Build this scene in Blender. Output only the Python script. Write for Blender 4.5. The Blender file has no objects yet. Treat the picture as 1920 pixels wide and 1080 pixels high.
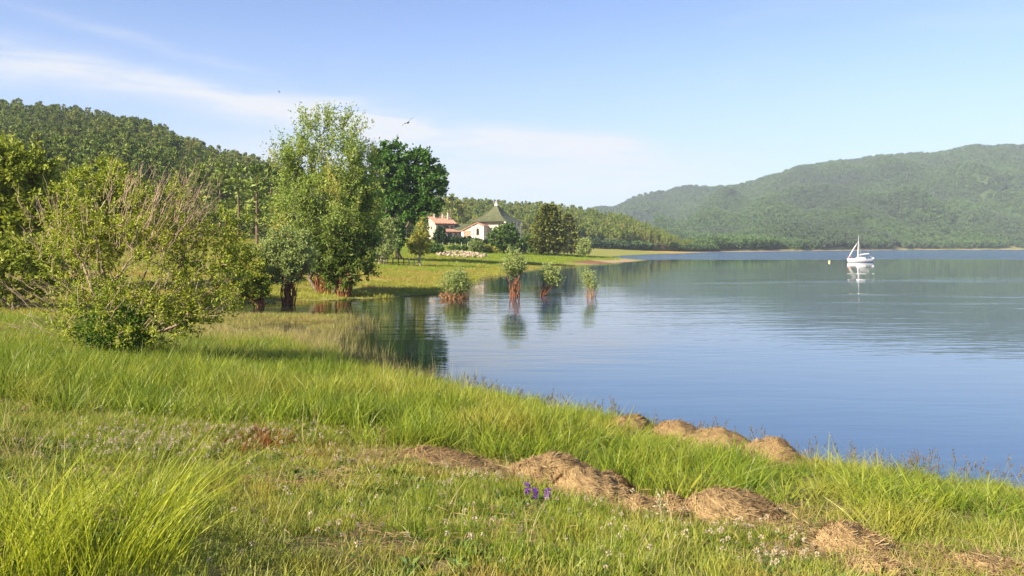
import bpy, math, random
import numpy as np
from mathutils import Vector, Quaternion

# ------------------------------------------------------------------ camera, sky, sun, exposure
SC = bpy.context.scene
COL = SC.collection
F_PX, U0, V0, CAMZ = 1478.0, 960.0, 463.0, 3.6

cam_data = bpy.data.cameras.new('camera')
cam_data.sensor_width = 36.0
cam_data.lens = 36.0 * F_PX / 1920.0
cam_data.shift_y = -(540.0 - V0) / 1920.0
cam_data.clip_start = 0.1
cam_data.clip_end = 20000.0
cam = bpy.data.objects.new('camera', cam_data)
cam.location = (0, 0, CAMZ)
cam.rotation_euler = (math.radians(90), 0, 0)
COL.objects.link(cam)
SC.camera = cam

SUN_EL = math.radians(31.0)
SUN_AZ = math.atan2(-0.78, -0.62)          # from +Y towards +X; the sun stands to the left, a little behind
TO_SUN = Vector((math.sin(SUN_AZ) * math.cos(SUN_EL), math.cos(SUN_AZ) * math.cos(SUN_EL), math.sin(SUN_EL)))
sun_data = bpy.data.lights.new('sun', 'SUN')
sun_data.energy = 5.0
sun_data.angle = math.radians(0.53)
sun_data.color = (1.0, 0.88, 0.70)
sun = bpy.data.objects.new('sun', sun_data)
sun.rotation_euler = TO_SUN.to_track_quat('Z', 'Y').to_euler()
COL.objects.link(sun)

world = bpy.data.worlds.new('World')
SC.world = world
world.use_nodes = True
SKY_STRENGTH = 0.088

SC.view_settings.view_transform = 'Standard'
SC.view_settings.look = 'None'
SC.view_settings.gamma = 1.0
SC.view_settings.use_curve_mapping = False
SC.view_settings.exposure = 1.45
SC.render.engine = 'CYCLES'
SC.cycles.max_bounces = 7
SC.cycles.diffuse_bounces = 3
SC.cycles.glossy_bounces = 3
SC.cycles.transmission_bounces = 3
SC.cycles.volume_bounces = 0
SC.cycles.use_denoising = True
SC.cycles.denoiser = 'OPENIMAGEDENOISE'
SC.cycles.denoising_input_passes = 'RGB_ALBEDO_NORMAL'
SC.cycles.denoising_prefilter = 'ACCURATE'
SC.cycles.caustics_reflective = False
SC.cycles.caustics_refractive = False


class G:
    """small wrapper for writing shader node graphs as expressions"""
    def __init__(self, tree):
        self.t = tree
        tree.nodes.clear()

    def n(self, kind, **kw):
        nd = self.t.nodes.new(kind)
        for k, v in kw.items():
            setattr(nd, k, v)
        return nd

    def put(self, sock, v):
        if isinstance(v, bpy.types.NodeSocket):
            self.t.links.new(v, sock)
        elif v is not None:
            if hasattr(sock, 'default_value'):
                try:
                    sock.default_value = v
                except Exception:
                    sock.default_value = (v[0], v[1], v[2], 1.0)

    def m(self, op, a, b=None, c=None, clamp=False):
        nd = self.n('ShaderNodeMath', operation=op, use_clamp=clamp)
        for i, v in enumerate((a, b, c)):
            if v is not None:
                self.put(nd.inputs[i], v)
        return nd.outputs[0]

    def mix(self, f, a, b, blend='MIX'):
        nd = self.n('ShaderNodeMix', data_type='RGBA', blend_type=blend)
        self.put(nd.inputs[0], f)
        for i, v in ((6, a), (7, b)):
            if not isinstance(v, bpy.types.NodeSocket) and len(v) == 3:
                v = (*v, 1.0)
            self.put(nd.inputs[i], v)
        return nd.outputs[2]

    def ramp(self, v, lo, hi):
        nd = self.n('ShaderNodeMapRange', interpolation_type='SMOOTHSTEP')
        self.put(nd.inputs[0], v)
        nd.inputs[1].default_value = lo
        nd.inputs[2].default_value = hi
        return nd.outputs[0]

    def noise(self, vec, scale, detail=3.0, rough=0.55, dist=0.0):
        nd = self.n('ShaderNodeTexNoise')
        self.put(nd.inputs['Vector'], vec)
        nd.inputs['Scale'].default_value = scale
        nd.inputs['Detail'].default_value = detail
        nd.inputs['Roughness'].default_value = rough
        nd.inputs['Distortion'].default_value = dist
        return nd.outputs[0]

    def mapv(self, vec, scale=(1, 1, 1), rot=(0, 0, 0), loc=(0, 0, 0)):
        nd = self.n('ShaderNodeMapping')
        self.put(nd.inputs[0], vec)
        nd.inputs[1].default_value = loc
        nd.inputs[2].default_value = rot
        nd.inputs[3].default_value = scale
        return nd.outputs[0]

    def pos(self):
        return self.n('ShaderNodeNewGeometry').outputs['Position']

    def attr(self, name, kind='GEOMETRY'):
        return self.n('ShaderNodeAttribute', attribute_name=name, attribute_type=kind).outputs['Fac']


def build_world():
    g = G(world.node_tree)
    out = g.n('ShaderNodeOutputWorld')
    bg = g.n('ShaderNodeBackground')
    bg.inputs[1].default_value = SKY_STRENGTH
    sky = g.n('ShaderNodeTexSky', sky_type='NISHITA')
    sky.sun_disc = False
    sky.sun_elevation = SUN_EL
    sky.sun_rotation = SUN_AZ
    sky.air_density = 1.0
    sky.dust_density = 0.25
    sky.ozone_density = 1.5
    sky.altitude = 900
    d = g.n('ShaderNodeTexCoord').outputs['Generated']
    sep = g.n('ShaderNodeSeparateXYZ')
    g.put(sep.inputs[0], d)
    x, y, z = sep.outputs
    az = g.m('ARCTAN2', x, y)                       # radians, right positive
    el = g.m('ARCSINE', z)
    comb = g.n('ShaderNodeCombineXYZ')
    g.put(comb.inputs[0], g.m('MULTIPLY', az, 3.0))
    g.put(comb.inputs[1], g.m('MULTIPLY', el, 15.0))
    cv = comb.outputs[0]
    nz = g.noise(cv, 1.4, 5, 0.55, 0.3)
    nfine = g.noise(g.mapv(cv, (2.2, 3.0, 1), (0, 0, 0.25)), 2.2, 6, 0.6, 0.4)
    soft = g.m('MULTIPLY_ADD', nfine, 0.6, g.m('MULTIPLY', nz, 0.6))

    def band(a, b, w, lo, hi, fade, gain):
        e0 = g.m('MULTIPLY_ADD', az, b, a)
        warp = g.m('MULTIPLY_ADD', g.m('SUBTRACT', nz, 0.5), 0.05, e0)
        t = g.m('DIVIDE', g.m('SUBTRACT', el, warp), w)
        gss = g.m('EXPONENT', g.m('MULTIPLY', g.m('MULTIPLY', t, t), -1.0))
        win = g.m('MULTIPLY', g.ramp(az, lo - fade, lo + fade), g.m('SUBTRACT', 1.0, g.ramp(az, hi - fade, hi + fade)))
        return g.m('MULTIPLY', g.m('MULTIPLY', gss, win), gain)
    # wispy streaks low over the hills (azimuth and elevation in radians)
    b = band(0.130, -0.125, 0.019, -0.60, -0.14, 0.06, 0.95)
    b = g.m('ADD', b, band(0.150, -0.19, 0.008, -0.55, -0.30, 0.08, 0.30))
    b = g.m('ADD', b, band(0.158, -0.02, 0.016, -0.35, -0.12, 0.08, 0.42))
    b = g.m('ADD', b, band(0.134, -0.085, 0.015, -0.22, 0.17, 0.05, 1.0))
    b = g.m('ADD', b, band(0.092, -0.02, 0.036, -0.36, 0.24, 0.12, 0.85))
    b = g.m('ADD', b, band(0.180, 0.0, 0.014, -0.85, -0.56, 0.06, 0.5))
    shaped = g.m('MULTIPLY', b, g.ramp(soft, 0.30, 0.72))
    # faint cirrus everywhere else
    far = g.noise(g.mapv(d, (1.2, 1.2, 5.0)), 2.3, 6, 0.6, 0.5)
    veil = g.m('MULTIPLY', g.ramp(far, 0.50, 0.80), 0.18)
    lowhaze = g.m('MULTIPLY', g.m('SUBTRACT', 1.0, g.ramp(el, 0.0, 0.30)), 0.80)
    fac = g.m('ADD', shaped, veil, clamp=True)
    hs = g.n('ShaderNodeHueSaturation')
    hs.inputs['Hue'].default_value = 0.514
    hs.inputs['Saturation'].default_value = 1.12
    hs.inputs['Value'].default_value = 0.88
    g.put(hs.inputs['Color'], sky.outputs[0])
    colr = g.mix(fac, g.mix(lowhaze, hs.outputs[0], (2.05, 2.55, 3.50)), (3.55, 3.68, 3.85))
    g.put(bg.inputs[0], colr)
    g.put(out.inputs[0], bg.outputs[0])


build_world()

# ------------------------------------------------------------------ helpers
RNG = np.random.default_rng(7)


def smooth(a, b, x):
    t = np.clip((x - a) / (b - a), 0, 1)
    return t * t * (3 - 2 * t)


class Wave:
    """cheap smooth noise: a sum of sine waves, about -1..1"""
    def __init__(self, seed, wl, n=7):
        r = np.random.default_rng(seed)
        a = r.uniform(0, 2 * np.pi, n)
        k = 2 * np.pi / (wl * r.uniform(0.6, 1.7, n))
        self.kx, self.ky, self.p = np.cos(a) * k, np.sin(a) * k, r.uniform(0, 6.28, n)
        self.n = n

    def __call__(self, x, y):
        s = 0
        for kx, ky, p in zip(self.kx, self.ky, self.p):
            s = s + np.sin(kx * x + ky * y + p)
        return s / (0.5 * self.n + 1)


def set_props(o, label=None, cat=None, group=None, kind=None):
    for k, v in (('label', label), ('category', cat), ('group', group), ('kind', kind)):
        if v:
            o[k] = v
    return o


def thing(name, label, cat, loc=(0, 0, 0), rotz=0.0, group=None):
    o = bpy.data.objects.new(name, None)
    o.empty_display_size = 0.2
    o.location = loc
    o.rotation_euler = (0, 0, rotz)
    COL.objects.link(o)
    return set_props(o, label, cat, group)


def make_mesh(name, V, F, mats, tint=None, smoothed=False, midx=None):
    me = bpy.data.meshes.new(name)
    V = np.asarray(V, dtype=np.float32)
    if isinstance(F, np.ndarray):
        F = [F]
    F = [np.asarray(f) for f in F if len(f)]
    loops = np.concatenate([f.reshape(-1) for f in F]).astype(np.int32)
    sizes = np.concatenate([np.full(len(f), f.shape[1]) for f in F]).astype(np.int32)
    starts = np.concatenate([[0], np.cumsum(sizes)[:-1]]).astype(np.int32)
    me.vertices.add(len(V))
    me.vertices.foreach_set('co', V.reshape(-1))
    me.loops.add(len(loops))
    me.loops.foreach_set('vertex_index', loops)
    me.polygons.add(len(sizes))
    me.polygons.foreach_set('loop_start', starts)
    me.polygons.foreach_set('loop_total', sizes)
    if midx is not None:
        me.polygons.foreach_set('material_index', np.asarray(midx, dtype=np.int32))
    me.polygons.foreach_set('use_smooth', np.full(len(sizes), bool(smoothed)))
    if tint is not None:
        for k, arr in (tint.items() if isinstance(tint, dict) else (('tint', tint),)):
            at = me.attributes.new(k, 'FLOAT', 'POINT')
            at.data.foreach_set('value', np.asarray(arr, dtype=np.float32))
    me.update(calc_edges=True)
    me.validate()
    for m in (mats if isinstance(mats, (list, tuple)) else [mats]):
        me.materials.append(m)
    return me


def link(name, me, parent=None, loc=None):
    o = bpy.data.objects.new(name, me)
    COL.objects.link(o)
    if parent is not None:
        o.parent = parent
    if loc is not None:
        o.location = loc
    return o


def mk(name, V, F, mat, parent=None, tint=None, smoothed=False):
    return link(name, make_mesh(name, V, F, mat, tint, smoothed), parent)


class MB:
    """collects polygons with any number of corners for one small mesh"""
    def __init__(self):
        self.v, self.f = [], []

    def add(self, V, F):
        b = len(self.v)
        self.v += [tuple(p) for p in V]
        self.f += [tuple(i + b for i in f) for f in F]
        return self

    def box(self, x0, x1, y0, y1, z0, z1):
        V = [(x, y, z) for z in (z0, z1) for y in (y0, y1) for x in (x0, x1)]
        return self.add(V, [(0, 2, 3, 1), (4, 5, 7, 6), (0, 1, 5, 4), (2, 6, 7, 3), (0, 4, 6, 2), (1, 3, 7, 5)])

    def prism_y(self, prof, y0, y1):
        n = len(prof)
        V = [(x, y0, z) for x, z in prof] + [(x, y1, z) for x, z in prof]
        F = [tuple(range(n)), tuple(range(2 * n - 1, n - 1, -1))]
        F += [(i, i + n, (i + 1) % n + n, (i + 1) % n) for i in range(n)]
        return self.add(V, F)

    def prism_x(self, prof, x0, x1):
        n = len(prof)
        V = [(x0, y, z) for y, z in prof] + [(x1, y, z) for y, z in prof]
        F = [tuple(range(n - 1, -1, -1)), tuple(range(n, 2 * n))]
        F += [(i, (i + 1) % n, (i + 1) % n + n, i + n) for i in range(n)]
        return self.add(V, F)

    def tube(self, pts, radii, sides=6):
        V, F = tube(np.array(pts, float), np.array(radii, float), sides)
        b = len(self.v)
        self.v += [tuple(p) for p in V]
        self.f += [tuple(int(i) + b for i in f) for f in F]
        n = len(pts)
        self.f.append(tuple(b + i for i in range(sides)))
        self.f.append(tuple(b + (n - 1) * sides + i for i in range(sides - 1, -1, -1)))
        return self

    def build(self, name, mat, parent=None, bevel=0.0, smoothed=False):
        me = bpy.data.meshes.new(name)
        me.from_pydata(self.v, [], self.f)
        me.materials.append(mat)
        me.update()
        if smoothed:
            me.polygons.foreach_set('use_smooth', [True] * len(me.polygons))
        o = link(name, me, parent)
        if bevel:
            md = o.modifiers.new('bevel', 'BEVEL')
            md.width = bevel
            md.segments = 2
            md.limit_method = 'ANGLE'
        return o


def tube(P, R, sides=5):
    P = np.asarray(P, float)
    n = len(P)
    T = np.gradient(P, axis=0)
    T /= np.linalg.norm(T, axis=1, keepdims=True) + 1e-9
    ref = np.array([0.0, 0.0, 1.0]) if abs(T[:, 2]).mean() < 0.8 else np.array([1.0, 0.0, 0.0])
    A = np.cross(T, ref)
    A /= np.linalg.norm(A, axis=1, keepdims=True) + 1e-9
    B = np.cross(T, A)
    th = np.linspace(0, 2 * np.pi, sides, endpoint=False)
    V = P[:, None, :] + R[:, None, None] * (np.cos(th)[None, :, None] * A[:, None, :] + np.sin(th)[None, :, None] * B[:, None, :])
    idx = np.arange(n * sides).reshape(n, sides)
    a, b = idx[:-1], idx[1:]
    F = np.stack([a, np.roll(a, -1, 1), np.roll(b, -1, 1), b], -1).reshape(-1, 4)
    return V.reshape(-1, 3), F


def join_parts(parts):
    """list of (V, F4, tint) -> merged arrays"""
    Vs, Fs, Ts, b = [], [], [], 0
    for V, F, t in parts:
        Vs.append(V)
        Fs.append(F + b)
        Ts.append(np.broadcast_to(t, len(V)) if np.ndim(t) == 0 else t)
        b += len(V)
    return np.concatenate(Vs), np.concatenate(Fs), np.concatenate(Ts)


def unit(v):
    return v / (np.linalg.norm(v, axis=-1, keepdims=True) + 1e-9)


def leaf_quads(P, D, length, width, rng, tint, fold=0.18, up=0.0):
    """one folded diamond per leaf: P base points, D directions"""
    n = len(P)
    D = unit(D)
    r = rng.normal(size=(n, 3)) + np.array([0, 0, up])
    S = unit(np.cross(D, r))
    N = np.cross(S, D)
    L = (length * rng.uniform(0.7, 1.25, n))[:, None]
    W = (width * rng.uniform(0.7, 1.25, n))[:, None]
    V = np.empty((n, 4, 3))
    V[:, 0] = P
    V[:, 1] = P + D * L * 0.5 + S * W * 0.5 + N * L * fold
    V[:, 2] = P + D * L
    V[:, 3] = P + D * L * 0.5 - S * W * 0.5 + N * L * fold
    return V.reshape(-1, 3), np.arange(4 * n).reshape(n, 4), np.repeat(tint, 4)


# ------------------------------------------------------------------ the shape of the land
SHORE = np.array([(60, -30), (25, -3.0), (14, 5.8), (7.6, 11.6), (4.8, 13.2), (2.1, 16.2), (0.4, 17.8), (-1.9, 20.4), (-4.2, 23.4), (-6.0, 26.5),
                  (-7.0, 30), (-7.2, 34), (-7.4, 38), (-8.4, 40.6), (-11, 41.6), (-15, 42.4), (-20.0, 44.0), (-20.0, 49.5), (-15, 51.5), (-11, 53), (-8, 56),
                  (-5.8, 60), (-4.6, 75), (-3.2, 90), (3.5, 127), (16, 158), (34, 203), (37, 213), (34, 240), (38, 300), (52, 345), (92, 440),
                  (137, 545), (250, 690), (470, 930), (900, 1130), (1500, 1200), (3300, 1200), (3300, -300), (300, -300)], float)


def sdist(x, y):
    """distance to the shoreline, positive on land"""
    x = np.asarray(x, float)
    y = np.asarray(y, float)
    best = np.full(x.shape, 1e18)
    inside = np.zeros(x.shape, bool)
    n = len(SHORE)
    for i in range(n):
        ax, ay = SHORE[i]
        bx, by = SHORE[(i + 1) % n]
        dx, dy = bx - ax, by - ay
        t = np.clip(((x - ax) * dx + (y - ay) * dy) / (dx * dx + dy * dy), 0, 1)
        best = np.minimum(best, (x - ax - t * dx) ** 2 + (y - ay - t * dy) ** 2)
        cond = ((ay > y) != (by > y))
        xi = ax + (y - ay) * dx / (dy if abs(dy) > 1e-9 else 1e-9)
        inside ^= cond & (x < xi)
    d = np.sqrt(best)
    return np.where(inside, -d, d)


W_BIG, W_MID, W_SML, W_TINY = Wave(1, 14), Wave(2, 4.5), Wave(3, 1.6), Wave(4, 0.55)
W_FAR = Wave(5, 60)


def ground_z(x, y, d=None):
    x = np.asarray(x, float)
    y = np.asarray(y, float)
    if d is None:
        d = sdist(x, y)
    wob = 0.6 * W_MID(x, y) * smooth(8, 30, y) * (1 - smooth(60, 140, y))
    d2 = d + wob
    dc = np.maximum(d2, 0)
    near = 0.145 * np.minimum(dc, 15) + 0.03 * np.clip(dc - 15, 0, 40)
    df = np.minimum(dc, 95)
    far = 0.055 * df + 0.0006 * df * df
    far = np.where(y > 420, far * (1 - smooth(450, 560, y)) + smooth(450, 560, y) * 0.05 * np.minimum(dc, 30), far)
    w = smooth(12, 34, y)
    z = near * (1 - w) + far * w
    marsh = np.exp(-((x + 11.0) / 5.0) ** 2 - ((y - 35) / 7.0) ** 2)
    mz = -0.042 + 0.062 * W_MID(x, y) + 0.04 * W_SML(x, y)
    z = z * (1 - marsh) + mz * marsh
    amp = smooth(0.2, 4, dc)
    z = z + amp * (0.05 * W_MID(x, y) + 0.030 * W_SML(x, y) * (1 - smooth(30, 60, y)) + 0.012 * W_TINY(x, y) * (1 - smooth(15, 25, y))
                   + 0.10 * W_BIG(x, y)) * (1 - marsh)
    under = -0.10 * np.minimum(-d, 30) - 0.02
    return np.where(d2 > 0, z + 0.015 * (1 - marsh), np.minimum(under, 0.0))


def at(u, v, water=False):
    """where the line of sight through a photo pixel meets the ground (or the lake)"""
    Y = np.geomspace(2.0, 900, 6000)
    x = (u - U0) / F_PX * Y
    z = np.maximum(ground_z(x, Y), 0.0)
    ray = CAMZ - (v - V0) / F_PX * Y
    i = np.argmax(ray <= z)
    if ray[i] > z[i]:
        i = len(Y) - 1
    return Vector((float(x[i]), float(Y[i]), float(z[i])))


def on_ground(u, Y):
    x = (u - U0) / F_PX * Y
    return Vector((x, Y, float(ground_z(np.array([x]), np.array([Y]))[0])))


# ------------------------------------------------------------------ materials
def new_mat(name):
    m = bpy.data.materials.new(name)
    m.use_nodes = True
    g = G(m.node_tree)
    out = g.n('ShaderNodeOutputMaterial')
    return m, g, out


def principled(g, color, rough=0.6, spec=0.3, metallic=0.0, normal=None):
    p = g.n('ShaderNodeBsdfPrincipled')
    g.put(p.inputs['Base Color'], color if isinstance(color, bpy.types.NodeSocket) else (*color[:3], 1.0))
    g.put(p.inputs['Roughness'], rough)
    p.inputs['Specular IOR Level'].default_value = spec
    p.inputs['Metallic'].default_value = metallic
    if normal is not None:
        g.put(p.inputs['Normal'], normal)
    return p


def bump(g, h, strength=0.3, dist=0.05):
    b = g.n('ShaderNodeBump')
    b.inputs['Strength'].default_value = strength
    b.inputs['Distance'].default_value = dist
    g.put(b.inputs['Height'], h)
    return b.outputs[0]


def leaf_mat(name, c0, c1, c2=None, patch=0.0, patch_lo=0.45, patch_hi=0.65, trans=0.35, rough=0.5, spec=0.25, inst=0.0):
    m, g, out = new_mat(name)
    t = g.attr('tint')
    if inst:
        oi = g.n('ShaderNodeObjectInfo').outputs['Random']
        t = g.m('MULTIPLY_ADD', g.m('SUBTRACT', oi, 0.5), inst, t, clamp=True)
    col = g.mix(t, c0, c1)
    if c2 is not None:
        n = g.noise(g.pos(), patch, 3, 0.6)
        col = g.mix(g.ramp(n, patch_lo, patch_hi), col, c2)
    p = principled(g, col, rough, spec)
    tr = g.n('ShaderNodeBsdfTranslucent')
    g.put(tr.inputs[0], g.mix(0.5, col, (1.0, 1.0, 0.45), 'MULTIPLY'))
    g.put(tr.inputs[0], col)
    mx = g.n('ShaderNodeMixShader')
    mx.inputs[0].default_value = trans
    g.put(mx.inputs[1], p.outputs[0])
    g.put(mx.inputs[2], tr.outputs[0])
    g.put(out.inputs[0], mx.outputs[0])
    return m


def plain_mat(name, c0, c1=None, scale=4.0, rough=0.7, spec=0.3, bmp=0.0, stretch=(1, 1, 1), lo=0.35, hi=0.65, obj=False, metallic=0.0):
    m, g, out = new_mat(name)
    vec = g.n('ShaderNodeTexCoord').outputs['Object'] if obj else g.pos()
    vec = g.mapv(vec, stretch)
    n = g.noise(vec, scale, 5, 0.6)
    col = g.mix(g.ramp(n, lo, hi), c0, c1 or c0)
    nm = bump(g, n, bmp, 0.05) if bmp else None
    p = principled(g, col, rough, spec, metallic, nm)
    g.put(out.inputs[0], p.outputs[0])
    return m


M = {}
M['bark'] = plain_mat('bark_brown', (0.10, 0.075, 0.05), (0.20, 0.16, 0.115), 9, 0.9, 0.1, 0.5, (1, 1, 0.25))
M['bark_pale'] = plain_mat('bark_pale', (0.30, 0.26, 0.19), (0.42, 0.37, 0.29), 9, 0.9, 0.1, 0.4, (1, 1, 0.3))
M['bark_pine'] = plain_mat('bark_pine', (0.13, 0.08, 0.05), (0.24, 0.16, 0.10), 3, 0.9, 0.1, 0.5, (1, 1, 0.3))
M['twig'] = plain_mat('bare_twig', (0.22, 0.155, 0.105), (0.38, 0.285, 0.20), 3, 0.8, 0.15)
M['roots'] = plain_mat('red_roots', (0.15, 0.055, 0.026), (0.30, 0.135, 0.065), 7, 0.9, 0.1, 0.5, (1, 1, 0.2))
M['roots_pale'] = plain_mat('tan_roots', (0.24, 0.11, 0.05), (0.40, 0.24, 0.12), 7, 0.9, 0.1, 0.5, (1, 1, 0.2))

M['shrub_leaf'] = leaf_mat('shrub_leaf', (0.166, 0.220, 0.021), (0.456, 0.474, 0.053), (0.176, 0.264, 0.025), 0.9, 0.5, 0.7, 0.35)
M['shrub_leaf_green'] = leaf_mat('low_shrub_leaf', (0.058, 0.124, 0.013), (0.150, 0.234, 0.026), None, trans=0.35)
M['willow_leaf'] = leaf_mat('tall_willow_leaf', (0.140, 0.228, 0.043), (0.359, 0.425, 0.077), (0.479, 0.413, 0.088), 0.35, 0.52, 0.74, 0.35)
M['willow_dark'] = leaf_mat('dark_willow_leaf', (0.073, 0.138, 0.023), (0.203, 0.259, 0.042), (0.244, 0.211, 0.049), 0.6, 0.6, 0.8, 0.3)
M['willow_silver'] = leaf_mat('silver_willow_leaf', (0.166, 0.233, 0.065), (0.398, 0.447, 0.142), None, trans=0.3)
M['oak_leaf'] = leaf_mat('broadleaf_dark', (0.030, 0.093, 0.010), (0.105, 0.217, 0.021), None, trans=0.3)
M['sapling_leaf'] = leaf_mat('sapling_leaf', (0.215, 0.239, 0.033), (0.447, 0.422, 0.074), (0.183, 0.231, 0.033), 0.6, 0.5, 0.7, trans=0.35)
M['round_leaf'] = leaf_mat('round_tree_leaf', (0.054, 0.115, 0.020), (0.142, 0.223, 0.041), None, trans=0.3)
M['hedge_dark'] = leaf_mat('dark_hedge_leaf', (0.018, 0.049, 0.012), (0.046, 0.098, 0.018), None, trans=0.2)
M['bush_bright'] = leaf_mat('bright_bush_leaf', (0.072, 0.168, 0.018), (0.156, 0.288, 0.036), None, trans=0.3)
M['needle'] = leaf_mat('pine_needle', (0.083, 0.134, 0.023), (0.265, 0.322, 0.057), (0.293, 0.270, 0.062), 0.03, 0.5, 0.75, 0.15, 0.55, 0.2, 0.5)
M['needle_dark'] = leaf_mat('dark_needle', (0.022, 0.053, 0.014), (0.070, 0.119, 0.025), None, trans=0.15, inst=0.4)
M['needle_gold'] = leaf_mat('golden_needle', (0.074, 0.096, 0.014), (0.192, 0.205, 0.033), None, trans=0.15)
M['wood_leaf'] = leaf_mat('hillside_leaf', (0.041, 0.091, 0.026), (0.118, 0.191, 0.054), (0.069, 0.106, 0.051), 0.004, 0.45, 0.6, 0.2, 0.6, 0.15, 0.55)
M['edge_leaf'] = leaf_mat('left_edge_leaf', (0.157, 0.215, 0.019), (0.368, 0.394, 0.037), None, trans=0.35)

M['short_grass'] = leaf_mat('short_grass_blade', (0.145, 0.201, 0.021), (0.400, 0.404, 0.069), (0.364, 0.287, 0.058), 0.75, 0.50, 0.72, 0.4, 0.45, 0.3, 0.6)
M['tall_grass'] = leaf_mat('tall_grass_blade', (0.120, 0.197, 0.016), (0.316, 0.364, 0.035), (0.358, 0.342, 0.053), 0.42, 0.48, 0.70, 0.42, 0.4, 0.3, 1.0)
M['dry_grass'] = leaf_mat('dry_grass_blade', (0.24, 0.21, 0.06), (0.46, 0.38, 0.17), None, trans=0.35, inst=0.5)
M['sedge'] = leaf_mat('sedge_blade', (0.20, 0.26, 0.014), (0.46, 0.48, 0.035), None, trans=0.42, rough=0.5, spec=0.22)
M['meadow'] = leaf_mat('meadow_blade', (0.208, 0.237, 0.030), (0.403, 0.375, 0.066), (0.390, 0.288, 0.072), 0.13, 0.48, 0.66, 0.4, 0.5, 0.2, 0.5)
M['meadow_bright'] = leaf_mat('bright_meadow_blade', (0.187, 0.275, 0.022), (0.308, 0.374, 0.039), None, trans=0.4, inst=0.4)
M['reed'] = leaf_mat('reed_blade', (0.15, 0.155, 0.040), (0.34, 0.29, 0.11), None, trans=0.3, inst=0.5)
M['marsh'] = leaf_mat('marsh_blade', (0.20, 0.21, 0.040), (0.42, 0.38, 0.110), (0.34, 0.27, 0.100), 0.3, 0.45, 0.7, 0.35, inst=0.5)
M['clover_leaf'] = leaf_mat('clover_leaf', (0.07, 0.13, 0.02), (0.15, 0.22, 0.04), None, trans=0.3)
M['clover_white'] = leaf_mat('clover_bloom', (0.377, 0.296, 0.184), (0.590, 0.512, 0.368), None, trans=0.2)
M['sorrel'] = leaf_mat('sorrel_red', (0.16, 0.04, 0.015), (0.34, 0.11, 0.035), None, trans=0.3)
M['purple'] = leaf_mat('purple_petal', (0.13, 0.02, 0.27), (0.30, 0.08, 0.52), None, trans=0.3)
M['straw_strand'] = leaf_mat('straw_strand', (0.204, 0.128, 0.055), (0.451, 0.322, 0.156), None, trans=0.15, rough=0.7, spec=0.15)
M['seed_head'] = leaf_mat('dark_seed_head', (0.09, 0.055, 0.03), (0.20, 0.135, 0.075), None, trans=0.1)
M['stalk'] = leaf_mat('dry_stalk', (0.36, 0.34, 0.16), (0.52, 0.48, 0.26), None, trans=0.2)


def straw_base():
    m, g, out = new_mat('packed_straw')
    p = g.pos()
    n1 = g.noise(p, 7, 5, 0.65)
    n2 = g.noise(g.mapv(p, (1, 1, 1), (0.3, 0.2, 0.7)), 60, 4, 0.7, 1.5)
    col = g.mix(n1, (0.27, 0.17, 0.08), (0.43, 0.30, 0.15))
    col = g.mix(g.ramp(n2, 0.35, 0.7), g.mix(0.6, col, (0.12, 0.075, 0.035)), col)
    pr = principled(g, col, 0.9, 0.1, 0, bump(g, n2, 0.7, 0.02))
    g.put(out.inputs[0], pr.outputs[0])
    return m


M['straw_base'] = straw_base()


def ground_mat():
    m, g, out = new_mat('ground')
    p = g.pos()
    sep = g.n('ShaderNodeSeparateXYZ')
    g.put(sep.inputs[0], p)
    n1 = g.noise(p, 0.9, 5, 0.6)
    n2 = g.noise(p, 7.0, 5, 0.65)
    n3 = g.noise(p, 0.11, 4, 0.6)
    n4 = g.noise(p, 45.0, 4, 0.7)
    turf = g.mix(n2, (0.085, 0.100, 0.022), (0.175, 0.170, 0.045))
    dry = g.mix(n4, (0.135, 0.095, 0.050), (0.30, 0.215, 0.115))
    nearc = g.mix(g.ramp(n1, 0.42, 0.62), turf, dry)
    mead = g.mix(g.ramp(n3, 0.40, 0.62), (0.215, 0.235, 0.040), (0.29, 0.255, 0.075))
    mead = g.mix(g.m('MULTIPLY', n2, 0.5), mead, (0.165, 0.19, 0.034))
    col = g.mix(g.ramp(sep.outputs[1], 26, 44), nearc, mead)
    sand = g.mix(n2, (0.30, 0.20, 0.12), (0.42, 0.31, 0.19))
    col = g.mix(g.attr('sand'), col, sand)
    col = g.mix(g.attr('red'), col, (0.20, 0.105, 0.055))
    col = g.mix(g.attr('gold'), col, (0.40, 0.25, 0.045))
    mud = g.mix(n2, (0.030, 0.028, 0.018), (0.065, 0.055, 0.032))
    col = g.mix(g.attr('mud'), col, mud)
    pr = principled(g, col, 0.95, 0.1, 0, bump(g, g.m('MULTIPLY_ADD', n4, 0.4, n2), 0.5, 0.04))
    g.put(out.inputs[0], pr.outputs[0])
    return m


M['ground'] = ground_mat()


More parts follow.
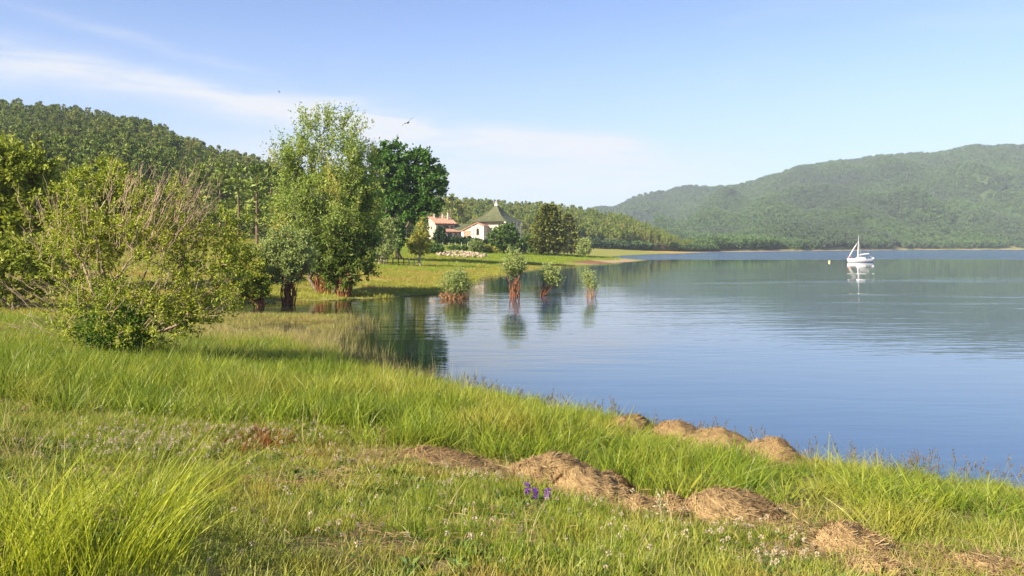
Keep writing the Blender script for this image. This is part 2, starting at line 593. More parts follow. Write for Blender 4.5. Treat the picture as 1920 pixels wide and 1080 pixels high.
def water_mat():
    m, g, out = new_mat('lake_water')
    p = g.pos()
    sep = g.n('ShaderNodeSeparateXYZ')
    g.put(sep.inputs[0], p)
    X, Y = sep.outputs[0], sep.outputs[1]
    # ripples: long crests lying across the line of sight
    a = g.noise(g.mapv(p, (0.35, 1.25, 1), (0, 0, 0.10)), 1.0, 3, 0.55, 0.2)
    b = g.noise(g.mapv(p, (0.9, 3.2, 1), (0, 0, -0.08)), 1.0, 3, 0.6)
    c = g.noise(g.mapv(p, (0.06, 0.22, 1), (0, 0, 0.05)), 1.0, 2, 0.5)
    # wind-roughened zone beyond the calm, edge nearly straight, and streaky gust marks
    edge = g.m('MULTIPLY_ADD', g.m('SUBTRACT', g.noise(g.mapv(p, (0.012, 0.004, 1)), 1.0, 3, 0.6), 0.5), 40.0, Y)
    wind = g.ramp(edge, 226.0, 238.0)
    gust = g.m('MULTIPLY', g.ramp(g.noise(g.mapv(p, (0.016, 0.055, 1), (0, 0, 0.12), (3, 8, 0)), 1.0, 4, 0.6), 0.50, 0.66),
               g.m('MULTIPLY', g.m('MULTIPLY', g.ramp(X, 10.0, 45.0), g.ramp(Y, 26.0, 48.0)), g.m('SUBTRACT', 1.0, g.ramp(Y, 100.0, 135.0))))
    belt = g.m('MULTIPLY', g.ramp(Y, 20.0, 32.0), g.m('SUBTRACT', 1.0, g.ramp(Y, 50.0, 70.0)))
    h = g.m('MULTIPLY', a, 0.050)
    h = g.m('MULTIPLY_ADD', b, 0.005, h)
    h = g.m('MULTIPLY_ADD', c, 0.10, h)
    gain = g.m('MULTIPLY_ADD', wind, 12.0, g.m('MULTIPLY_ADD', gust, 1.1, g.m('MULTIPLY_ADD', belt, 0.20, 0.13)))
    gain = g.m('MULTIPLY', gain, g.m('MULTIPLY_ADD', g.m('MULTIPLY', g.ramp(Y, 80.0, 160.0), g.m('SUBTRACT', 1.0, wind)), -0.45, 1.0))
    h = g.m('MULTIPLY', h, gain)
    bp = g.n('ShaderNodeBump')
    bp.inputs['Strength'].default_value = 1.0
    bp.inputs['Distance'].default_value = 1.0
    g.put(bp.inputs['Height'], h)
    # weedy inlet painted brown green for tree reflections, open lake blue for reflected sky
    shallow = g.m('MULTIPLY', g.m('SUBTRACT', 1.0, g.ramp(X, -4.5, 3.0)), g.m('SUBTRACT', 1.0, g.ramp(Y, 80.0, 140.0)))  # mask over the inlet, where the trees reflect
    body = g.mix(shallow, (0.028, 0.068, 0.128), (0.014, 0.022, 0.012))
    pr = principled(g, body, 0.02, 0.5, 0, bp.outputs[0])
    g.put(pr.inputs['Roughness'], g.m('MULTIPLY_ADD', wind, 0.10, 0.02))
    pr.inputs['IOR'].default_value = 1.48
    g.put(out.inputs[0], pr.outputs[0])
    return m


M['water'] = water_mat()
M['hill_near'] = plain_mat('wood_floor', (0.035, 0.045, 0.016), (0.075, 0.080, 0.030), 0.15, 0.95, 0.05)
M['hill_far'] = plain_mat('far_hillside', (0.030, 0.055, 0.018), (0.060, 0.090, 0.028), 0.02, 0.95, 0.05)
M['hill_meadow'] = plain_mat('hillside_meadow', (0.12, 0.14, 0.035), (0.26, 0.24, 0.08), 0.03, 0.95, 0.05)
M['plaster'] = plain_mat('white_plaster', (0.40, 0.335, 0.27), (0.50, 0.43, 0.355), 0.8, 0.85, 0.2, 0.1)
M['plaster_tan'] = plain_mat('tan_plaster', (0.42, 0.32, 0.22), (0.52, 0.41, 0.29), 0.8, 0.85, 0.2, 0.1)
M['stone_wall'] = plain_mat('pale_stone_wall', (0.36, 0.31, 0.26), (0.55, 0.49, 0.42), 2.6, 0.9, 0.2, 0.5)
M['brick_wall'] = plain_mat('brown_plank_wall', (0.24, 0.15, 0.10), (0.40, 0.28, 0.19), 1.2, 0.9, 0.2, 0.3, (0.3, 0.3, 4))
M['terracotta'] = plain_mat('terracotta', (0.33, 0.17, 0.11), (0.47, 0.28, 0.20), 1.5, 0.85, 0.2, 0.3)
M['green_roof'] = plain_mat('green_roof', (0.070, 0.078, 0.034), (0.100, 0.108, 0.048), 1.0, 0.7, 0.3, 0.2)
M['dark_wood'] = plain_mat('dark_wood', (0.045, 0.025, 0.017), (0.085, 0.05, 0.032), 4, 0.7, 0.3)
M['dark_glass'] = plain_mat('dark_glass', (0.012, 0.012, 0.014), (0.02, 0.02, 0.022), 1, 0.1, 0.5)
M['white_paint'] = plain_mat('white_paint', (0.74, 0.72, 0.69), (0.80, 0.79, 0.77), 3, 0.4, 0.4)
M['sailcloth'] = plain_mat('sailcloth', (0.66, 0.62, 0.56), (0.78, 0.74, 0.68), 3, 0.8, 0.2, 0.2)
M['red_paint'] = plain_mat('red_paint', (0.50, 0.07, 0.04), (0.58, 0.11, 0.06), 3, 0.5, 0.4)
M['navy_paint'] = plain_mat('dark_stripe', (0.03, 0.02, 0.02), (0.05, 0.03, 0.03), 3, 0.5, 0.4)
M['metal'] = plain_mat('grey_metal', (0.45, 0.45, 0.46), (0.55, 0.55, 0.56), 3, 0.35, 0.5, metallic=0.6)
M['buoy'] = plain_mat('yellow_buoy', (0.62, 0.50, 0.22), (0.70, 0.58, 0.30), 3, 0.4, 0.4)
M['stone'] = plain_mat('pale_boulder', (0.22, 0.165, 0.11), (0.42, 0.34, 0.25), 1.3, 0.9, 0.2, 0.5)
M['feather'] = plain_mat('dark_feather', (0.05, 0.05, 0.055), (0.09, 0.09, 0.10), 6, 0.8, 0.2)
M['post'] = plain_mat('grey_post', (0.07, 0.06, 0.045), (0.13, 0.11, 0.085), 4, 0.9, 0.1)
M['post_pale'] = plain_mat('pale_post', (0.40, 0.37, 0.32), (0.50, 0.47, 0.42), 4, 0.9, 0.1)

# ------------------------------------------------------------------ ground sheet and lake
def build_ground():
    az_in = np.linspace(-44, 44, 420)
    az_out = np.concatenate([np.linspace(-180, -46, 60), az_in, np.linspace(46, 180, 60)[:-1]])
    A = np.radians(az_out)
    R = np.concatenate([[0.05], np.geomspace(0.8, 30, 190), np.geomspace(30.5, 700, 190)[0:], np.geomspace(740, 3600, 30)])
    a, r = np.meshgrid(A, R)
    x, y = np.sin(a) * r, np.cos(a) * r
    d = sdist(x, y)
    z = ground_z(x, y, d)
    nr, na = x.shape
    idx = np.arange(nr * na).reshape(nr, na)
    i0, i1 = idx[:-1], idx[1:]
    Fq = np.stack([i0, np.roll(i0, -1, 1), np.roll(i1, -1, 1), i1], -1).reshape(-1, 4)[:, ::-1]
    V = np.stack([x, y, z], -1).reshape(-1, 3)
    wn = W_MID(x, y) * 0.4 + W_BIG(x, y) * 0.5
    tip = np.exp(-((x - 22) / 13) ** 2 - ((y - 185) / 34) ** 2)
    sand = smooth(0.30, 0.7, tip * (1.1 + 0.5 * wn)) * (1 - smooth(3, 10, d + wn * 3))
    sand = np.maximum(sand, smooth(440, 560, y) * smooth(-5, 1, d) * (1 - smooth(14, 26, d)))
    red = smooth(0.35, 0.75, np.exp(-((x - 18) / 9) ** 2 - ((y - 172) / 12) ** 2) * (1.0 + 0.7 * wn))
    gold = np.exp(-((x - 104) / 26) ** 2 - ((y - 478) / 40) ** 2) * smooth(0, 3, d)
    mud = 1 - smooth(-0.25, 0.7, d + 0.5 * wn)
    mud = np.where(y > 420, 1 - smooth(-6, -1, d), mud)
    at_ = {k: v.reshape(-1) for k, v in dict(sand=sand, red=red, gold=np.clip(gold * 1.6, 0, 1), mud=mud).items()}
    o = link('ground', make_mesh('ground', V, Fq, M['ground'], at_, True))
    o['kind'] = 'structure'


build_ground()
wv = np.array([(-3500, -600, 0), (3500, -600, 0), (3500, 1500, 0), (-3500, 1500, 0)], float)
o = mk('lake_water', wv, np.array([[0, 1, 2, 3]]), M['water'])
o['kind'] = 'structure'


# ------------------------------------------------------------------ hills
class Hill:
    def __init__(self, name, sil, yb, yr, tree_h, mat, seed, amp, wl, base=2.0, prof=0.5, end=1.35):
        self.name, self.mat, self.amp, self.base, self.end, self.prof = name, mat, amp, base, end, prof
        s = np.array(sil, float)
        self.su, self.sv = s[:, 0], s[:, 1]
        self.yb_p, self.yr_p = np.array(yb, float), np.array(yr, float)
        self.th = tree_h
        self.w1, self.w2 = Wave(seed, wl), Wave(seed + 50, wl * 0.35)

    def yb(self, u):
        return np.interp(u, self.yb_p[:, 0], self.yb_p[:, 1])

    def yr(self, u):
        return np.interp(u, self.yr_p[:, 0], self.yr_p[:, 1])

    def z(self, u, t):
        yr, yb = self.yr(u), self.yb(u)
        Y = yb + (yr - yb) * t
        x = (u - U0) / F_PX * Y
        zr = CAMZ + (V0 - np.interp(u, self.su, self.sv)) / F_PX * yr - self.th
        tt = np.clip(t, 0, 1)
        p = self.prof * tt + (1 - self.prof) * smooth(0, 1, tt)
        p = np.where(t > 1, 1 - 2.0 * (t - 1) ** 2, p)
        bumpy = self.amp * (self.w1(x + 0.35 * Y, Y * 0.22) + 0.4 * self.w2(x - 0.3 * Y, Y * 0.4)) * (4 * tt * (1 - tt)) ** 0.8
        return x, Y, self.base + (zr - self.base) * p + bumpy * np.clip((zr - self.base) / 60, 0.1, 1)

    def build(self, nu=260, nt=90):
        u, t = np.meshgrid(np.linspace(self.su[0], self.su[-1], nu), np.linspace(-0.02, self.end, nt))
        x, Y, z = self.z(u, t)
        z[0] -= 6
        idx = np.arange(nu * nt).reshape(nt, nu)
        Fq = np.stack([idx[:-1, :-1], idx[:-1, 1:], idx[1:, 1:], idx[1:, :-1]], -1).reshape(-1, 4)
        o = mk(self.name, np.stack([x, Y, z], -1).reshape(-1, 3), Fq, self.mat, None, None, True)
        o['kind'] = 'structure'

    def scatter(self, n, rng, t0=0.0, t1=1.05, u0=None, u1=None):
        """points spread evenly by ground area"""
        us = rng.uniform(self.su[0] if u0 is None else u0, self.su[-1] if u1 is None else u1, n * 6)
        ts = rng.uniform(t0, t1, n * 6)
        x, Y, z = self.z(us, ts)
        w = Y * (self.yr(us) - self.yb(us))
        keep = rng.uniform(0, 1, n * 6) < w / w.max()
        return np.stack([x, Y, z], -1)[keep][:n], us[keep][:n], ts[keep][:n]


hill_left = Hill('hill', [(-1100, 175), (-500, 168), (-200, 180), (0, 195), (60, 200), (130, 207), (200, 222), (280, 242), (340, 264), (400, 287), (450, 296),
                          (500, 306), (560, 322), (640, 345), (720, 372), (800, 420), (840, 455)],
                 [(-1100, 95), (0, 105), (300, 130), (520, 165), (840, 260)], [(-1100, 400), (0, 400), (400, 400), (840, 420)], 8.5, M['hill_near'], 11, 7, 90, 2.5, 0.75)
hill_mid = Hill('hill', [(640, 372), (760, 374), (845, 377), (900, 381), (960, 387), (1020, 386), (1060, 391), (1100, 399), (1150, 406), (1200, 416), (1240, 429),
                         (1290, 450), (1330, 466), (1350, 474)],
                [(640, 340), (850, 360), (1000, 385), (1180, 450), (1260, 500), (1350, 575)], [(640, 560), (850, 580), (1200, 600), (1350, 640)], 10, M['hill_near'], 12, 3, 80, 2.0, 0.6)
hill_back = Hill('hill', [(900, 420), (1000, 404), (1085, 398), (1110, 391), (1125, 388), (1150, 390), (1165, 383), (1190, 369), (1215, 361), (1250, 358), (1270, 352), (1295, 348), (1330, 350), (1365, 349), (1420, 352), (1500, 362), (1650, 400)],
                 [(900, 1500), (1650, 1500)], [(900, 2200), (1650, 2200)], 9, M['hill_far'], 13, 40, 420, 4, 0.8)
hill_right = Hill('hill', [(1150, 440), (1200, 425), (1240, 405), (1290, 380), (1330, 362), (1367, 349), (1400, 342), (1450, 327), (1500, 314), (1560, 302), (1600, 299), (1640, 292), (1670, 290), (1700, 288), (1720, 286),
                           (1745, 288), (1780, 283), (1810, 279), (1840, 279), (1880, 273), (1920, 275), (2000, 262), (2200, 262), (2600, 300)],
                  [(1150, 900), (1500, 980), (2600, 1250)], [(1150, 1950), (1600, 2000), (2600, 2100)], 9, M['hill_far'], 14, 44, 380, 4, 0.85)
hill_front = Hill('hill', [(1270, 467), (1330, 448), (1400, 428), (1450, 412), (1500, 399), (1560, 378), (1610, 368), (1650, 374), (1700, 392), (1740, 400), (1800, 388),
                           (1860, 362), (1920, 345), (2050, 330), (2300, 340), (2600, 380)],
                  [(1270, 600), (1331, 572), (1495, 712), (1707, 955), (2137, 1165), (2600, 1260)], [(1270, 900), (1500, 1250), (1700, 1500), (2600, 1700)], 10, M['hill_meadow'], 15, 17, 210, 1.5, 0.75)
for hl in (hill_left, hill_mid, hill_back, hill_right, hill_front):
    hl.build()


# ------------------------------------------------------------------ scattering through geometry nodes (only for what nobody could count)
def proto(name, parts, mats):
    """a source mesh that is not itself in the scene; parts: list of (V, F, tint, material index)"""
    V, Fc, T = join_parts([(p[0], p[1], p[2]) for p in parts])
    mi = np.concatenate([np.full(len(p[1]), p[3]) for p in parts])
    return bpy.data.objects.new(name, make_mesh(name, V, Fc, mats, T, False, mi))


def scatter(name, label, cat, P, rotz, scale, protos, tilt=None, pick=None, rng=RNG, zs=None):
    n = len(P)
    me = bpy.data.meshes.new(name)
    me.vertices.add(n)
    me.vertices.foreach_set('co', np.asarray(P, np.float32).reshape(-1))
    rot = np.zeros((n, 3), np.float32)
    rot[:, 2] = rotz
    if tilt is not None:
        rot[:, :2] = tilt
    sc = np.repeat(np.asarray(scale, np.float32)[:, None], 3, 1)
    if zs is not None:
        sc[:, 2] *= zs
    for k, arr in (('rot', rot), ('size', sc)):
        a = me.attributes.new(k, 'FLOAT_VECTOR', 'POINT')
        a.data.foreach_set('vector', arr.reshape(-1))
    a = me.attributes.new('pick', 'INT', 'POINT')
    a.data.foreach_set('value', (rng.integers(0, len(protos), n) if pick is None else pick).astype(np.int32))
    ng = bpy.data.node_groups.new(name, 'GeometryNodeTree')
    ng.interface.new_socket('Geometry', in_out='INPUT', socket_type='NodeSocketGeometry')
    ng.interface.new_socket('Geometry', in_out='OUTPUT', socket_type='NodeSocketGeometry')
    N, L = ng.nodes.new, ng.links.new
    gi, go = N('NodeGroupInput'), N('NodeGroupOutput')
    iop = N('GeometryNodeInstanceOnPoints')
    L(gi.outputs[0], iop.inputs['Points'])
    jn = N('GeometryNodeJoinGeometry')
    for p in protos:
        oi = N('GeometryNodeObjectInfo')
        oi.inputs['Object'].default_value = p
        oi.inputs['As Instance'].default_value = True
        L(oi.outputs['Geometry'], jn.inputs[0])
    L(jn.outputs[0], iop.inputs['Instance'])
    iop.inputs['Pick Instance'].default_value = True

    def named(nm, dt):
        a_ = N('GeometryNodeInputNamedAttribute')
        a_.data_type = dt
        a_.inputs[0].default_value = nm
        return next(s for s in a_.outputs if s.enabled and s.name == 'Attribute')
    L(named('pick', 'INT'), iop.inputs['Instance Index'])
    L(named('rot', 'FLOAT_VECTOR'), iop.inputs['Rotation'])
    L(named('size', 'FLOAT_VECTOR'), iop.inputs['Scale'])
    L(iop.outputs[0], go.inputs[0])
    o = link(name, me)
    md = o.modifiers.new('scatter', 'NODES')
    md.node_group = ng
    return set_props(o, label, cat, None, 'stuff')


# ------------------------------------------------------------------ trees
def pine_parts(rng, h=12.0, R=2.4, quads=420, bare=0.25, top=0.55, size=0.75):
    """trunk and needle clumps of a rounded pine"""
    pts = np.array([[0, 0, 0], [0.05, 0, h * 0.4], [0.0, 0.06, h * 0.75], [0, 0, h * 0.98]])
    tv, tf = tube(pts, np.array([0.20, 0.15, 0.09, 0.03]) * h / 12, 5)
    n_br = quads // 9
    zt = bare + (1 - bare) * rng.uniform(0, 1, n_br) ** 0.85
    an = rng.uniform(0, 2 * np.pi, n_br)
    tt = (zt - bare) / (1 - bare)
    Lb = R * np.clip((1 - tt) ** top * (0.45 + 0.55 * np.clip(tt / 0.22, 0, 1)), 0.06, 1) * rng.uniform(0.65, 1.15, n_br)
    s = rng.uniform(0.35, 1.0, (n_br, 9)) ** 0.7
    P = np.empty((n_br, 9, 3))
    P[..., 0] = np.cos(an)[:, None] * Lb[:, None] * s
    P[..., 1] = np.sin(an)[:, None] * Lb[:, None] * s
    P[..., 2] = (zt * h)[:, None] + s * Lb[:, None] * (0.25 * tt[:, None] - 0.12)
    P += rng.normal(0, 0.16 * R / 2.4, P.shape)
    D = P.copy()
    D[..., 2] = 0.5
    D = unit(D) + rng.normal(0, 0.55, P.shape)
    tint = np.clip(np.repeat(rng.uniform(0, 1, n_br)[:, None], 9, 1) * 0.6 + rng.uniform(0, 0.4, (n_br, 9)), 0, 1)
    lv, lf, lt = leaf_quads(P.reshape(-1, 3), D.reshape(-1, 3), size, size * 0.62, rng, tint.reshape(-1))
    return (tv, tf), (lv, lf, lt)


def blob_parts(rng, h=9.0, R=3.6, quads=170, size=1.9):
    """a broadleaf crown seen from far away, on a short trunk"""
    tv, tf = tube(np.array([[0, 0, 0], [0.1, 0, h * 0.3], [0, 0, h * 0.6]]), np.array([0.25, 0.2, 0.1]), 4)
    d = unit(rng.normal(size=(quads, 3)))
    r = rng.uniform(0.55, 1.0, quads)
    lob = 1 + 0.22 * np.sin(3 * np.arctan2(d[:, 1], d[:, 0]) + rng.uniform(0, 6)) * d[:, 2]
    P = d * (r * lob)[:, None] * np.array([R, R, h * 0.42]) + np.array([0, 0, h * 0.58])
    lv, lf, lt = leaf_quads(P, d + rng.normal(0, 0.5, P.shape), size, size * 0.75, rng, rng.uniform(0, 1, quads))
    return (tv, tf), (lv, lf, lt)


rp = np.random.default_rng(21)
pine_raw = [pine_parts(rp, 12, 2.2, 430, 0.28), pine_parts(rp, 12, 2.7, 460, 0.22, 0.6), pine_parts(rp, 12, 1.9, 380, 0.35, 0.5), pine_parts(rp, 12, 2.4, 430, 0.3, 0.75)]
pine_meshes = [(make_mesh('trunk', t[0], t[1], M['bark_pine'], None, True), make_mesh('crown', c[0], c[1], M['needle'], c[2])) for t, c in pine_raw]
pine_protos = [proto('pine_source', [(t[0], t[1], 0.5, 0), (c[0], c[1], c[2], 1)], [M['bark_pine'], M['needle']]) for t, c in pine_raw]
blob_raw = [blob_parts(rp) for _ in range(4)]
blob_protos = [proto('broadleaf_source', [(t[0], t[1], 0.5, 0), (c[0], c[1], c[2], 1)], [M['bark'], M['wood_leaf']]) for t, c in blob_raw]


def pine_copy(loc, s, rz, k, label, group=None, name='pine_tree', wide=1.0):
    t = thing(name, label, 'tree', loc, rz, group)
    t.scale = (s * wide, s * wide, s)
    for nm, me in zip(('trunk', 'crown'), pine_meshes[k]):
        link(nm, me, t)
    return t


rf = np.random.default_rng(5)
# left hillside: the nearest and largest 300 pines are things, the rest one wood
P, us, ts = hill_left.scatter(3000, rf, 0.0, 1.03, -420, 800)
size_px = 1.0 / P[:, 1]
vis = (us > -30) & (us < 760)
order = np.argsort(np.where(vis, P[:, 1], 1e9))
pick_near = order[:285]
rest = np.setdiff1d(np.arange(len(P)), pick_near)
for i in pick_near:
    pine_copy(P[i], rf.uniform(0.5, 1.08), rf.uniform(0, 6.28), int(rf.integers(0, 4)), 'olive green pine in the dense wood at the foot of the left hill', 'pines at the foot of the left hill')
scatter('pine_forest', 'dense olive green pine wood covering the hill on the left', 'forest', P[rest], rf.uniform(0, 6.28, len(rest)), rf.uniform(0.45, 1.0, len(rest)), pine_protos, rng=rf)
P, us, ts = hill_mid.scatter(2300, rf, 0.03, 1.05, 690, 1345)
scatter('pine_forest', 'tall hazy pine wood on the low ridge behind the houses', 'forest', P, rf.uniform(0, 6.28, len(P)), rf.uniform(0.75, 1.15, len(P)) * np.interp(us, [1180, 1335], [1.0, 0.35]), pine_protos, rng=rf)
# shoreline shrubs under the middle wood
P, us, ts = hill_mid.scatter(160, rf, -0.02, 0.05, 1080, 1345)
P[:, 2] = np.maximum(ground_z(P[:, 0], P[:, 1]), 0.3)
P = P[(sdist(P[:, 0], P[:, 1]) > 3) & (np.exp(-((P[:, 0] - 104) / 22) ** 2 - ((P[:, 1] - 478) / 30) ** 2) < 0.5)]
scatter('shore_shrubs', 'green shrubs along the shore below the low pine ridge', 'shrubs', P, rf.uniform(0, 6.28, len(P)), rf.uniform(0.3, 0.6, len(P)), blob_protos, rng=rf)
parts_p, parts_s, parts_k = [], [], []
for hl, n, u0, u1, s in ((hill_back, 4000, 1060, 1520, 1.15), (hill_right, 14000, 1230, 2150, 1.1), (hill_front, 13000, 1285, 2150, 0.85)):
    P, us, ts = hl.scatter(n, rf, 0.0, 1.03, u0, u1)
    if hl is hill_front:      # meadow clearings near the shore
        vv = V0 - (P[:, 2] - CAMZ) * F_PX / P[:, 1]
        clear = (np.abs(us - 1684) < 12) & (ts < 0.08) | (((us - 1775) / 45) ** 2 + ((vv - 432) / 8) ** 2 < 1) | (((us - 1795) / 18) ** 2 + ((vv - 450) / 10) ** 2 < 1)
        clear |= (np.abs(us - 1768 - 12 * np.sin(vv)) < 34) & (vv > 427) & (vv < 453)
        P = P[~clear]
    parts_p.append(P)
    parts_s.append(rf.uniform(0.75, 1.25, len(P)) * s)
P, S = np.concatenate(parts_p), np.concatenate(parts_s)
scatter('hillside_forest', 'far blue green woods covering the hills across the lake', 'forest', P, rf.uniform(0, 6.28, len(P)), S, blob_protos, rng=rf)


def grow(starts, targets, trunk_r, tip_r, rng, arch=0.12, jit=0.06):
    """branches reach out to every target from the nearest lower node; returns tubes"""
    pos, par, paths = [], [], []
    for st in starts:
        prev = -1
        path = []
        for p in st:
            pos.append(np.array(p, float))
            par.append(prev)
            prev = len(pos) - 1
            path.append(prev)
        paths.append(path)
    base = pos[0]
    order = np.argsort(np.linalg.norm(targets - base, axis=1))
    tips = []
    for k in order:
        t = targets[k]
        A = np.array(pos)
        dv = t - A
        dist = np.linalg.norm(dv, axis=1)
        cost = dist + 0.9 * np.maximum(0, -dv[:, 2]) + 0.25 * np.linalg.norm(dv[:, :2], axis=1)
        i = int(np.argmin(cost))
        L = dist[i]
        if L < 1e-3:
            continue
        ns = 2 if L < 0.8 else (3 if L < 2 else 4)
        c = (A[i] + t) / 2 + np.array([0, 0, arch * L]) + rng.normal(0, jit * L, 3)
        path = [i]
        prev = i
        for s in np.linspace(0, 1, ns + 1)[1:]:
            p = (1 - s) ** 2 * A[i] + 2 * s * (1 - s) * c + s * s * t
            pos.append(p)
            par.append(prev)
            prev = len(pos) - 1
            path.append(prev)
        paths.append(path)
        tips.append(prev)
    cnt = np.zeros(len(pos))
    for t in tips:
        i = t
        while i >= 0:
            cnt[i] += 1
            i = par[i]
    rad = np.maximum(tip_r, trunk_r * np.sqrt(cnt / max(1, cnt.max())))
    pos = np.array(pos)
    tubes = []
    for path in paths:
        r = rad[path].copy()
        if path[0] >= 0 and len(path) > 1 and par[path[1]] == path[0] and path[0] not in [s[0] for s in paths[:len(starts)]]:
            r[0] = r[1]
        tubes.append((pos[path], r))
    dirs = np.array([pos[t] - pos[par[t]] for t in tips])
    return tubes, pos[tips], dirs


def tubes_mesh(name, tubes, mat, parent, sides=5):
    V, Fc, T = join_parts([(*tube(p, r, sides), 0.5) for p, r in tubes])
    return mk(name, V, Fc, mat, parent, T, True)


def tree(name, label, cat, u, v, lobes, leaf, nt=160, twigs=4, leaves=10, lsize=(0.2, 0.1), tlen=0.6, bark='bark', Y=None, stems=1, trunk_r=0.2, tip_r=0.012,
         edge=0.5, droop=0.0, updir=0.35, spread=0.8, seed=1, group=None, extra=None, stem_spread=0.15, stem_top=None, water=False, depth=0.9, tintbias=0.0, part='crown', sides=5):
    rng = np.random.default_rng(seed)
    loc = on_ground(u, Y) if Y else at(u, v)
    Y = loc.y
    if water:
        loc.z = -0.05
    k = Y / F_PX
    t = thing(name, label, cat, loc, 0, group)
    lb = []
    vb = V0 - (loc.z - CAMZ) * F_PX / Y
    for i, q in enumerate(lobes):
        lu, lv, ru, rv = q[:4]
        oy = q[4] * k if len(q) > 4 else rng.uniform(-0.35, 0.35) * ru * k
        lb.append(((lu - u) * k, oy, (vb - lv) * k, ru * k, ru * k * depth, rv * k))
    lb = np.array(lb)
    vol = (lb[:, 3] * lb[:, 4] * lb[:, 5]) ** (2 / 3)
    pickl = rng.choice(len(lb), nt, p=vol / vol.sum())
    d = unit(rng.normal(size=(nt, 3)))
    r = edge + (1 - edge) * rng.uniform(0, 1, nt) ** 0.6
    C = lb[pickl, :3]
    T = C + d * r[:, None] * lb[pickl, 3:]
    T[:, 2] = np.maximum(T[:, 2], 0.12 + 0.02 * T[:, 2])
    starts = []
    H = (lb[:, 2] + lb[:, 5]).max()
    for s in range(stems):
        a = 2 * np.pi * s / stems + rng.uniform(0, 1)
        l = lb[s % len(lb)] if stems > 1 else lb[int(np.argmax(vol))]
        off = np.array([math.cos(a), math.sin(a), 0]) * stem_spread * (stems > 1) * (1 + rng.uniform(-0.3, 0.3))
        top = np.array([l[0], l[1], (stem_top or 0.75) * l[2]])
        if stems > len(lb) or stems > 2:
            top = top + rng.normal(0, 0.25, 3) * l[3:6]
        s_ = np.linspace(0, 1, 7)[:, None]
        wig = rng.normal(0, 0.035 * H, (7, 3)) * np.sin(np.pi * s_)
        wig[:, 2] *= 0.3
        base = off + np.array([0, 0, -0.15])
        bend = np.concatenate([s_ ** 1.5, s_ ** 1.5, s_], 1)
        starts.append(base + (top - base) * bend + wig)
    tubes, tips, tdir = grow(starts, T, trunk_r, tip_r, rng)
    tubes_mesh('trunk', tubes, M[bark], t, sides)
    # leafy sprays at the branch ends
    n = len(tips)
    nc = C[np.argsort(np.linalg.norm(T - starts[0][0], axis=1))][:n]
    outd = unit(tips - nc)
    td = unit(tdir)
    base = np.repeat(tips, twigs, 0)
    D = unit(np.repeat(outd * 0.5 + td * 0.6, twigs, 0) + np.array([0, 0, updir]) + rng.normal(0, spread, (n * twigs, 3)))
    Lt = tlen * rng.uniform(0.5, 1.3, n * twigs)
    base = base - D * (Lt * 0.35)[:, None]
    s = (np.arange(leaves) + rng.uniform(0, 1, (n * twigs, leaves))) / leaves
    P = base[:, None, :] + D[:, None, :] * (s * Lt[:, None])[..., None]
    P[..., 2] -= droop * (s * Lt[:, None]) ** 2 / tlen
    P += rng.normal(0, 0.06 * tlen, P.shape)
    LD = D[:, None, :] * 0.7 + rng.normal(0, 0.7, P.shape) + np.array([0, 0, -0.25 * droop])
    tint = np.clip(0.55 * np.repeat(rng.uniform(0, 1, n * twigs)[:, None], leaves, 1) + 0.45 * rng.uniform(0, 1, (n * twigs, leaves)) + tintbias, 0, 1)
    P, LD, tint = P.reshape(-1, 3), LD.reshape(-1, 3), tint.reshape(-1)
    ok = P[:, 2] > 0.03
    lv_, lf_, lt_ = leaf_quads(P[ok], LD[ok], lsize[0], lsize[1], rng, tint[ok])
    mk(part, lv_, lf_, M[leaf], t, lt_)
    if extra:
        extra(t, k, rng)
    return t


def root_skirt(half_w, height, n, mat='roots', lean=0.0, splay=0.25, r=0.03, depth=0.8):
    """the hanging red roots that show how high the lake has stood; half_w in metres"""
    def f(t, k, rng):
        tubes = []
        for i in range(n):
            a = rng.uniform(0, 2 * np.pi)
            q = math.sqrt(rng.uniform(0.1, 1))
            x0, y0 = math.cos(a) * half_w * q, math.sin(a) * half_w * q * depth
            h = height * rng.uniform(0.65, 1.1)
            s = np.linspace(0, 1, 6)[:, None]
            top = np.array([x0 * (1 + splay) + lean * h, y0 * (1 + splay), h])
            bot = np.array([x0 * rng.uniform(0.7, 1.15), y0, -0.12])
            p = bot + (top - bot) * s + rng.normal(0, half_w * 0.08, (6, 3)) * np.array([1, 1, 0.2])
            tubes.append((p, np.linspace(r * 1.3, r * 0.5, 6) * rng.uniform(0.6, 1.5)))
        tubes_mesh('roots', tubes, M[mat], t, 4)
    return f


